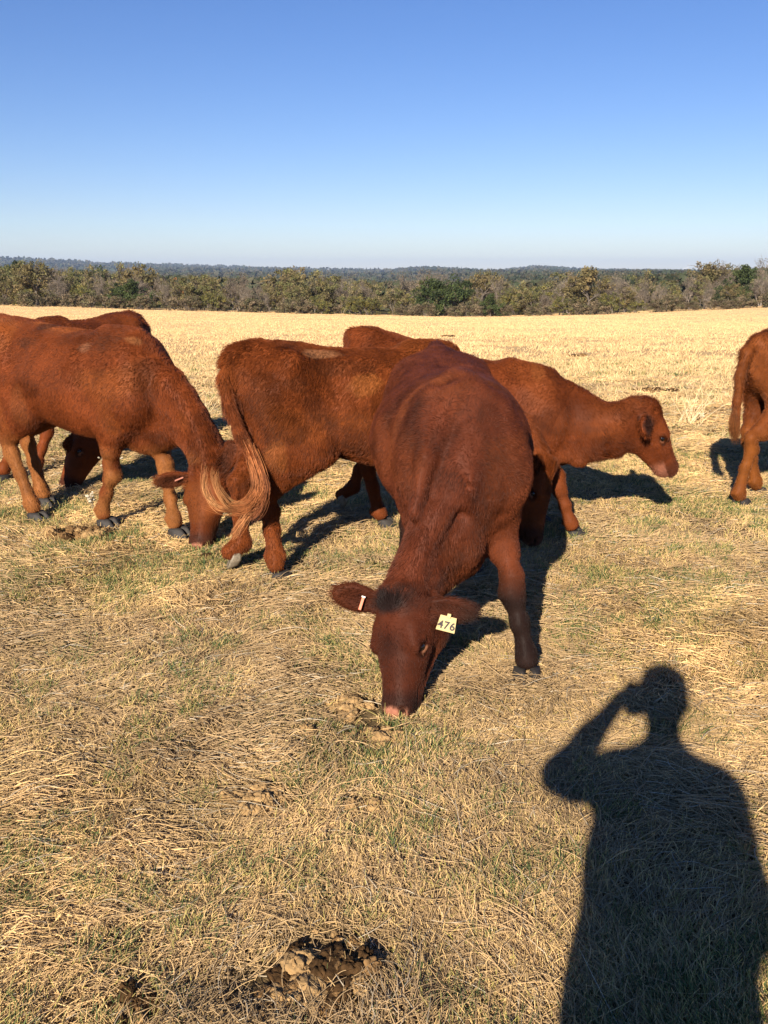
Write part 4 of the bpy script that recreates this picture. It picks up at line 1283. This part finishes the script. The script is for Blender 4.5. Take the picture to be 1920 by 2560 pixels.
# ------------------------------------------------------------------ the photographer, standing behind the camera and casting the long shadow
def make_person():
    s2 = np.array([SUN.x, SUN.y]); s2 /= np.linalg.norm(s2); r2 = np.array([s2[1], -s2[0]])
    yaw = math.atan2(s2[1], s2[0]) - math.pi / 2            # facing along +y local, right hand side = +x local
    org = r2 * .11 - s2 * .27
    root = empty('person', (org[0], org[1], 0), yaw)
    tag(root, 'person in jacket and cap photographing with a raised phone, seen as the long shadow', 'person')
    F = Field((-.62, -.32, -.02), (.50, .62, 1.95), .011)
    X1 = (1, 0, 0)
    # legs
    for q in (-1, 1):
        chain(F, [((q * .095, 0, .92), .095, .11), ((q * .105, .02, .50), .066, .07), ((q * .11, -.01, .10), .045, .05)], .04, X1)
        F.add(seg((q * .11, -.03, .05), (q * .125, .14, .045), X1, (.048, .045), (.046, .032)), .03)
    # trunk in a loose jacket
    chain(F, [((0, -.01, .80), .205, .14), ((0, 0, 1.0), .205, .15), ((-.01, 0, 1.22), .190, .15), ((0, -.01, 1.38), .190, .135), ((0, -.02, 1.47), .13, .10)], .05, X1)
    F.add(seg((-.15, -.01, 1.45), (.15, -.01, 1.45), (0, 1, 0), (.075, .065), (.075, .065)), .05)
    # neck, head
    F.add(seg((0, -.01, 1.48), (0, .01, 1.60), X1, (.062, .062), (.058, .060)), .04)
    F.add(ell((0, .02, 1.725), np.eye(3), (.088, .105, .125)), .03)
    F.add(ell((0, .055, 1.655), np.eye(3), (.058, .07, .06)), .03)
    F.add(ell((0, .125, 1.70), np.eye(3), (.013, .022, .024)), .012)
    for q in (-1, 1):
        F.add(ell((q * .085, .01, 1.71), np.eye(3), (.012, .024, .034)), .01)
        F.add(sph((q * .032, .118, 1.735), .014), .012, sub=True)
    F.add(seg((-.022, .118, 1.655), (.022, .118, 1.655), (0, 0, 1), (.004, .006), (.004, .006)), .006, sub=True)
    # right arm hangs bent with the hand at the pocket
    chain(F, [((.18, -.01, 1.43), .062, .070), ((.215, -.05, 1.22), .052, .062), ((.215, -.02, 1.15), .050, .056)], .04, (0, 1, 0))
    chain(F, [((.215, -.03, 1.16), .050, .055), ((.175, .14, .98), .034, .036)], .03, (0, 0, 1))
    wr, pd = np.array([.175, .14, .98]), norm((-.25, .55, -.8))
    # left arm raised, elbow out, phone held up beside the face
    EL_ = np.array([-.325, .10, 1.365]); W_ = np.array([-.175, .20, 1.575])
    chain(F, [((-.19, -.01, 1.42), .072, .070), ((-.27, .04, 1.385), .054, .056), (EL_, .050, .052)], .04, (0, 1, 0))
    chain(F, [(EL_, .050, .052), (EL_ * .5 + W_ * .5, .044, .044), (W_, .032, .032)], .035, (0, 1, 0))
    # hands: palm, four fingers and a thumb each
    ph = np.array([-.105, .262, 1.585])                      # phone centre, local
    palm = np.array([-.152, .232, 1.60])
    F.add(seg(W_, palm, (0, .4, 1), (.028, .020), (.040, .017)), .02)
    for i, (z0, Lf) in enumerate([(1.635, .052), (1.615, .058), (1.595, .055), (1.575, .045)]):
        k0 = np.array([-.147, .238, z0 - .005]); k1 = k0 + np.array([.006, .036, 0]); k2 = k1 + np.array([Lf * .55, .006, .001])
        F.add(seg(k0, k1, (0, 0, 1), (.0095, .0095), (.009, .009)), .008)
        F.add(seg(k1, k2, (0, 0, 1), (.009, .009), (.0075, .0075)), .006)
    F.add(seg(palm + [0, 0, -.02], (-.135, .240, 1.655), (1, 0, 0), (.012, .012), (.010, .010)), .01)
    F.add(seg((-.135, .240, 1.655), (-.115, .243, 1.67), (1, 0, 0), (.010, .010), (.008, .008)), .008)
    pal2 = wr + pd * .07
    F.add(seg(wr, pal2, (0, .8, .55), (.028, .022), (.040, .016)), .02)
    sdv = norm(np.cross(pd, (1, 0, 0)))
    for i in range(4):
        k0 = pal2 + sdv * (.030 - .020 * i); Lf = (.036, .042, .040, .032)[i]
        k1 = k0 + pd * Lf; k2 = k1 + norm(pd + np.array([-.6, 0, 0])) * Lf * .8
        F.add(seg(k0, k1, sdv, (.0095, .0095), (.009, .009)), .008); F.add(seg(k1, k2, sdv, (.009, .009), (.0075, .0075)), .006)
    k0 = wr + pd * .02 + sdv * .03
    F.add(seg(k0, k0 + pd * .03 + sdv * .025, sdv, (.012, .012), (.010, .010)), .01)
    F.add(seg(k0 + pd * .03 + sdv * .025, k0 + pd * .06 + sdv * .028, sdv, (.010, .010), (.008, .008)), .008)
    V, Q = surface_nets(F.F, F.o, F.h)
    skin = np.array((.42, .22, .14)); jac = np.array((.05, .06, .09)); jean = np.array((.04, .06, .11)); boot = np.array((.07, .04, .02))
    c = np.repeat(jac[None], len(V), 0)
    c[V[:, 2] < .90] = jean; c[V[:, 2] < .12] = boot
    c[(V[:, 2] > 1.53) & (np.abs(V[:, 0]) < .11)] = skin
    c[np.linalg.norm(V - palm, axis=1) < .075] = skin
    c[np.linalg.norm(V - pal2, axis=1) < .095] = skin
    new_mesh('body', V, Q, mat_attr('clothes_and_skin', rough=.8, noise=.1, bump=.3, bscale=120), root, attrs={'coat': c})
    # cap with a brim turned towards the herd
    CV, CF = [], []
    n = 28
    for i, (z, k) in enumerate([(1.745, 1.05), (1.78, 1.06), (1.82, .93), (1.845, .62), (1.858, .05)]):
        for j in range(n):
            a = 2 * math.pi * j / n
            CV.append((math.cos(a) * .088 * k, .02 + math.sin(a) * .108 * k, z))
    for i in range(4):
        for j in range(n):
            k = (j + 1) % n
            CF.append((i * n + j, i * n + k, (i + 1) * n + k, (i + 1) * n + j))
    b = len(CV)
    for z in (1.748, 1.742):
        for j in range(11):
            a = math.pi * (.12 + .76 * j / 10)
            CV.append((math.cos(a) * .090, .02 + math.sin(a) * .110, z)); CV.append((math.cos(a) * .088, .045 + math.sin(a) * .155, z - .006))
    for j in range(10):
        CF.append((b + 2 * j, b + 2 * j + 1, b + 2 * j + 3, b + 2 * j + 2)); CF.append((b + 22 + 2 * j, b + 24 + 2 * j, b + 25 + 2 * j, b + 23 + 2 * j))
        CF.append((b + 2 * j + 1, b + 23 + 2 * j, b + 25 + 2 * j, b + 2 * j + 3))
    new_mesh('cap', CV, CF, mat_plain('cap_cloth', (.06, .05, .04), rough=.9, noise=.15), root)
    cyw, syw = math.cos(yaw), math.sin(yaw)
    # phone: a thing of its own, held in the hand just behind the lens
    pw = np.array([cyw * ph[0] - syw * ph[1] + org[0], syw * ph[0] + cyw * ph[1] + org[1], ph[2]])
    phone = quad_prism('phone', (0, 0, 0), (1, 0, 0), (0, 0, 1), (0, -1, 0), .070, .142, .008, mat_plain('phone_shell', (.02, .02, .022), rough=.3, noise=0, bump=0), None)
    phone.location = pw; phone.rotation_euler = (0, 0, 0)
    tag(phone, 'black phone held up in the photographer\'s hand', 'phone')
    return pw
print('phone at', make_person())
# ------------------------------------------------------------------ dung, clods, dead weeds
def lump(name, mat, cx, cy, r, hgt, seed, parent=None, flat=1.0, n=34, rough=.35, elong=1.0, ang=0.0, z0=None, crack=0.0):
    rn = np.random.default_rng(seed)
    V, F = [], []
    m = n // 2
    for i in range(m + 1):
        th = math.pi * i / m
        for j in range(n):
            ph = 2 * math.pi * j / n
            V.append((math.sin(th) * math.cos(ph), math.sin(th) * math.sin(ph), math.cos(th)))
    V = np.array(V)
    for i in range(m):
        for j in range(n):
            k = (j + 1) % n
            F.append((i * n + j, (i + 1) * n + j, (i + 1) * n + k, i * n + k))
    sh = rn.random(3) * 50
    d = 1 + rough * 2.4 * (fbm(V + sh, 1.5, 4, seed) - .5) + .22 * (fbm(V + sh, 8, 3, seed + 3) - .5)
    d += .10 * (vnoise(V + sh, 14, seed + 5) - .5)
    d -= .30 * (1 - np.abs(2 * vnoise(V + sh, 2.4, seed + 11) - 1)) ** 3
    if crack:
        cr = np.abs(vnoise(V + sh, 3.2, seed + 7) - .5) * 2
        d -= crack * sstep(.12, .0, cr)
    V = V * d[:, None] * np.array([r * elong, r, hgt])
    V[:, 2] = np.maximum(V[:, 2], -hgt * .35)
    c, s = math.cos(ang), math.sin(ang)
    V = np.column_stack([c * V[:, 0] - s * V[:, 1], s * V[:, 0] + c * V[:, 1], V[:, 2]])
    return V, F

def pile(name, cat, label, cx, cy, items, group):
    """items: list of (mat, dx, dy, r, h, seed, elong, partname)"""
    z = float(gz(np.array([[cx, cy]]))[0])
    root = empty(name, (cx, cy, z))
    tag(root, label, cat, group)
    for mat, dx, dy, r, h, seed, el, pn in items:
        V, F = lump(pn, mat, 0, 0, r * 1.12, h * 1.15, seed, elong=el, ang=seed * 1.3, crack=.25)
        zz = float(gz(np.array([[cx + dx, cy + dy]]))[0]) - z
        V += np.array([dx, dy, zz + h * .30 + .006])
        new_mesh(pn, V, F, mat, root)
    return root
def ring(mats, R, n, r0, r1, hk, seed, pn='clod', sy=1.0):
    rn = random.Random(seed); out = []
    for i in range(n):
        a = rn.uniform(0, 6.28); q = R * rn.random() ** .6
        r = rn.uniform(r0, r1)
        out.append((rn.choice(mats), math.cos(a) * q, math.sin(a) * q * sy, r, r * hk * rn.uniform(.7, 1.2), rn.randrange(9999), rn.uniform(1, 1.5), pn))
    return out
GD, GCL = 'cow dung on the pasture', 'lumps of bare tan soil'
big = ring([M_CLOD], .05, 5, .035, .055, .42, 70) + ring([M_CLOD, M_CLOD, M_DUNG], .13, 34, .014, .032, .75, 71, sy=.75) \
    + [(M_DUNGD, .040, .045, .042, .026, 6, 1.5, 'crust'), (M_DUNGD, -.055, .085, .024, .020, 8, 1.4, 'crust'), (M_DUNGD, -.085, .012, .026, .018, 9, 1.6, 'crust'),
       (M_DUNGD, .115, .050, .020, .032, 11, 1.6, 'crust'), (M_DUNG, .13, .015, .026, .030, 12, 1.2, 'clod'), (M_DUNGD, .070, -.055, .038, .022, 13, 1.5, 'crust'),
       (M_DUNGD, .005, .02, .022, .030, 16, 1.5, 'crust'), (M_DUNGD, .085, .012, .026, .034, 17, 1.5, 'crust')] + ring([M_CLOD, M_CLOD, M_DUNG], .17, 60, .004, .012, .9, 21)
pile('dung_mound', 'dung', 'large crusted dark and tan dung mound at the bottom edge', -.16, 1.715, big, GD)
pile('soil_clods', 'soil', 'pale crumbly soil left of the mahogany cow\'s muzzle', -.135, 3.07, ring([M_CLOD], .085, 30, .010, .030, .7, 31), GCL)
pile('soil_clods', 'soil', 'crumbled soil in front of the mahogany cow\'s muzzle', -.02, 2.84, ring([M_CLOD, M_CLOD, M_DUNG], .13, 26, .008, .028, .6, 32, sy=.6), GCL)
pile('stone', 'stone', 'single rounded tan stone beside a green tuft', -.28, 2.83, [(M_CLOD, 0, 0, .036, .034, 41, 1.1, 'clod'), (M_DUNG, -.01, -.035, .030, .016, 42, 1.4, 'clod')], GCL)
pile('soil_clods', 'soil', 'wide patch of crumbly soil clods left of the middle foreground', -.41, 2.45, ring([M_CLOD], .10, 34, .010, .026, .8, 33, sy=.8), GCL)
pile('soil_clods', 'soil', 'short row of three or four clods in the middle foreground', -.05, 2.41, ring([M_CLOD], .065, 9, .010, .024, .9, 34, sy=.35), GCL)
pile('soil_clods', 'soil', 'lone flat clod left of the photographer\'s shadow', .11, 2.29, ring([M_CLOD], .02, 3, .012, .022, .6, 35), GCL)
pile('dung_clods', 'dung', 'brown dung lumps in the bottom left foreground', -.55, 1.60, ring([M_DUNG, M_DUNG, M_DUNGD, M_CLOD], .075, 34, .007, .026, .8, 36), GD)
pile('soil_clods', 'soil', 'small clods between the two dung heaps at the bottom', -.33, 1.62, ring([M_CLOD, M_DUNG], .07, 16, .008, .024, .8, 37), GCL)
pile('soil_clods', 'soil', 'scattered crumbs of soil just above the dung mound', -.20, 2.02, ring([M_CLOD], .05, 7, .007, .016, .9, 38), GCL)
pile('dung_heap', 'dung', 'brown crumbled dung heap between the leftmost cow\'s legs', -1.92, 5.36, ring([M_DUNG, M_DUNG, M_CLOD, M_DUNGD], .19, 60, .014, .042, .85, 39, sy=.6), GD)
pile('dung_clods', 'dung', 'small dark dung lump below the leftmost cow\'s muzzle', -1.03, 4.90, ring([M_DUNGD, M_DUNG], .035, 7, .012, .026, .9, 40), GD)
pile('dung_heap', 'dung', 'flat reddish dung patch far out beyond the walking cow', 4.25, 13.9, ring([M_DUNG, M_DUNG, M_DUNGD], .36, 50, .03, .07, .7, 43, sy=.8), GD)
pile('dung_clods', 'dung', 'small dark dung spot right of the mahogany cow\'s forefoot', 1.63, 3.90, ring([M_DUNGD, M_DUNG], .05, 8, .010, .026, .7, 44, sy=.6), GD)
pile('dung_clods', 'dung', 'dark dung crumb at the left margin of the field', -1.30, 4.75, ring([M_DUNGD, M_DUNG], .02, 4, .010, .018, .7, 45), GD)
pile('dung_clods', 'dung', 'little reddish brown dung bit left of the shadow\'s side', .27, 1.79, ring([M_DUNGD, M_DUNG], .015, 4, .006, .012, .9, 46), GD)
for i, (u_, y_) in enumerate([(-2.3, 22), (1.2, 27), (5.2, 24), (.3, 33), (7.8, 19), (2.9, 40), (-1.0, 17.5)]):
    pile('dung_heap', 'dung', ['dark dung patch beyond the swishing-tail cow\'s back', 'dark speck of dung above the mahogany cow\'s back', 'dark dung speck above the walking cow\'s neck', 'far dark dung speck on the yellow field above the hindmost rump',
         'dark dung patch left of the rightmost cow\'s tail', 'farthest dark dung speck near the middle', 'faint dung patch between the two left cows'][i], u_, y_, ring([M_DUNG, M_DUNGD], .30, 14, .05, .10, .6, 60 + i, sy=.9), GD)

# dead weeds: branching stalk with dried flower heads
def weed(x, y, H_, seed, label, n=3):
    rn = random.Random(seed); V, F = [], []
    z = float(gz(np.array([[x, y]]))[0])
    root = empty('dead_weed', (x, y, z)); tag(root, label, 'weed', 'dead weeds standing in the grass')
    heads = []
    def head(p, r):
        HV, HF = [], []; heads.append((HV, HF)); b = 0; q = np.array([[1, 0, 0], [-1, 0, 0], [0, 1, 0], [0, -1, 0], [0, 0, 1], [0, 0, -1]]) * r + p
        HV.extend(q)
        for f_ in ((0, 2, 4), (2, 1, 4), (1, 3, 4), (3, 0, 4), (2, 0, 5), (1, 2, 5), (3, 1, 5), (0, 3, 5)): HF.append(tuple(b + k for k in f_))
    for k in range(n):
        p = np.array([0, 0, 0.0]); d = norm((rn.uniform(-.25, .25), rn.uniform(-.25, .25), 1))
        for i in range(6):
            q = p + d * H_ / 6; tube_mesh(V, F, p, q, .0032 * (1 - i * .1), .003 * (1 - i * .1), 5)
            if i > 1:
                for t in range(3):
                    e = norm((rn.uniform(-1, 1), rn.uniform(-1, 1), rn.uniform(.2, 1))); s_ = q + e * rn.uniform(.02, .05) * H_ / .3
                    tube_mesh(V, F, q, s_, .0018, .0012, 4)
                    if i > 2: head(s_, .009)
            p = q; d = norm(d + np.array([rn.uniform(-.15, .15), rn.uniform(-.15, .15), 0]))
    new_mesh('stem', V, F, M_WEED, root)
    for HV, HF in heads: new_mesh('seed_head', HV, HF, M_WEEDH, root, smooth=False)
M_WEED = mat_plain('weed_stem', (.36, .28, .17), rough=.8, noise=.2, bump=0)
M_WEEDH = mat_plain('weed_head', (.55, .48, .36), rough=.9, noise=.3, bump=0)
weed(-2.02, 6.35, .34, 3, 'pale dead weed with seed heads between the leftmost cow\'s forelegs', 2)
weed(-2.02, 5.95, .12, 4, 'small dark dead weed left of the taller pale one', 3)
weed(3.70, 10.2, .10, 5, 'low dead weed at the foot of the tall grass stalks on the right', 2)
# tall bent stalks out in the field
P_ = np.array([[3.55, 10.2]] * 26 + [[-2.3, 10.5]] * 8 + [[2.2, 8.9]] * 6 + [[-.9, 9.5]] * 5) + RNG.normal(0, .10, (45, 2))
n_ = len(P_); t_ = np.linspace(0, 1, 6)[None, :, None]
ln = np.concatenate([RNG.normal(.12, .35, (n_, 1)), RNG.normal(0, .3, (n_, 1)), np.ones((n_, 1))], 1); ln /= np.linalg.norm(ln, axis=1, keepdims=True)
Ls = RNG.uniform(.18, .62, n_)[:, None, None]
ps = np.column_stack([P_, gz(P_)])[:, None, :] + Ls * (ln[:, None, :] * t_ + np.array([.2, 0, -.25])[None, None] * t_ ** 2 * RNG.random((n_, 1, 1)))
ts = strands('tall_stalks', ps, np.full(n_, .0032), np.array((.66, .52, .30)) * RNG.uniform(.8, 1.2, (n_, 1)), M_GRASS)
tag(ts, 'thin pale stalks standing taller than the grazed grass', 'grass', None, 'stuff')

# ------------------------------------------------------------------ haze: the clear winter air between here and the hills
def haze():
    x0, x1, y0, y1, z0, z1 = -9500, 9500, -90, 14500, -180, 230
    V = [(x0, y0, z0), (x1, y0, z0), (x1, y1, z0), (x0, y1, z0), (x0, y0, z1), (x1, y0, z1), (x1, y1, z1), (x0, y1, z1)]
    F = [(3, 2, 1, 0), (4, 5, 6, 7), (0, 1, 5, 4), (1, 2, 6, 5), (2, 3, 7, 6), (3, 0, 4, 7)]
    m = bpy.data.materials.new('haze'); m.use_nodes = True
    t = m.node_tree; t.nodes.clear()
    o = t.nodes.new('ShaderNodeOutputMaterial'); p = t.nodes.new('ShaderNodeVolumePrincipled')
    p.inputs['Color'].default_value = (.52, .68, .98, 1); p.inputs['Density'].default_value = 0.85e-4; p.inputs['Anisotropy'].default_value = 0.0
    t.links.new(p.outputs[0], o.inputs['Volume'])
    h = new_mesh('haze', V, F, m, None, smooth=False)
    h['kind'] = 'stuff'
haze()
scn.cycles.volume_bounces = 0
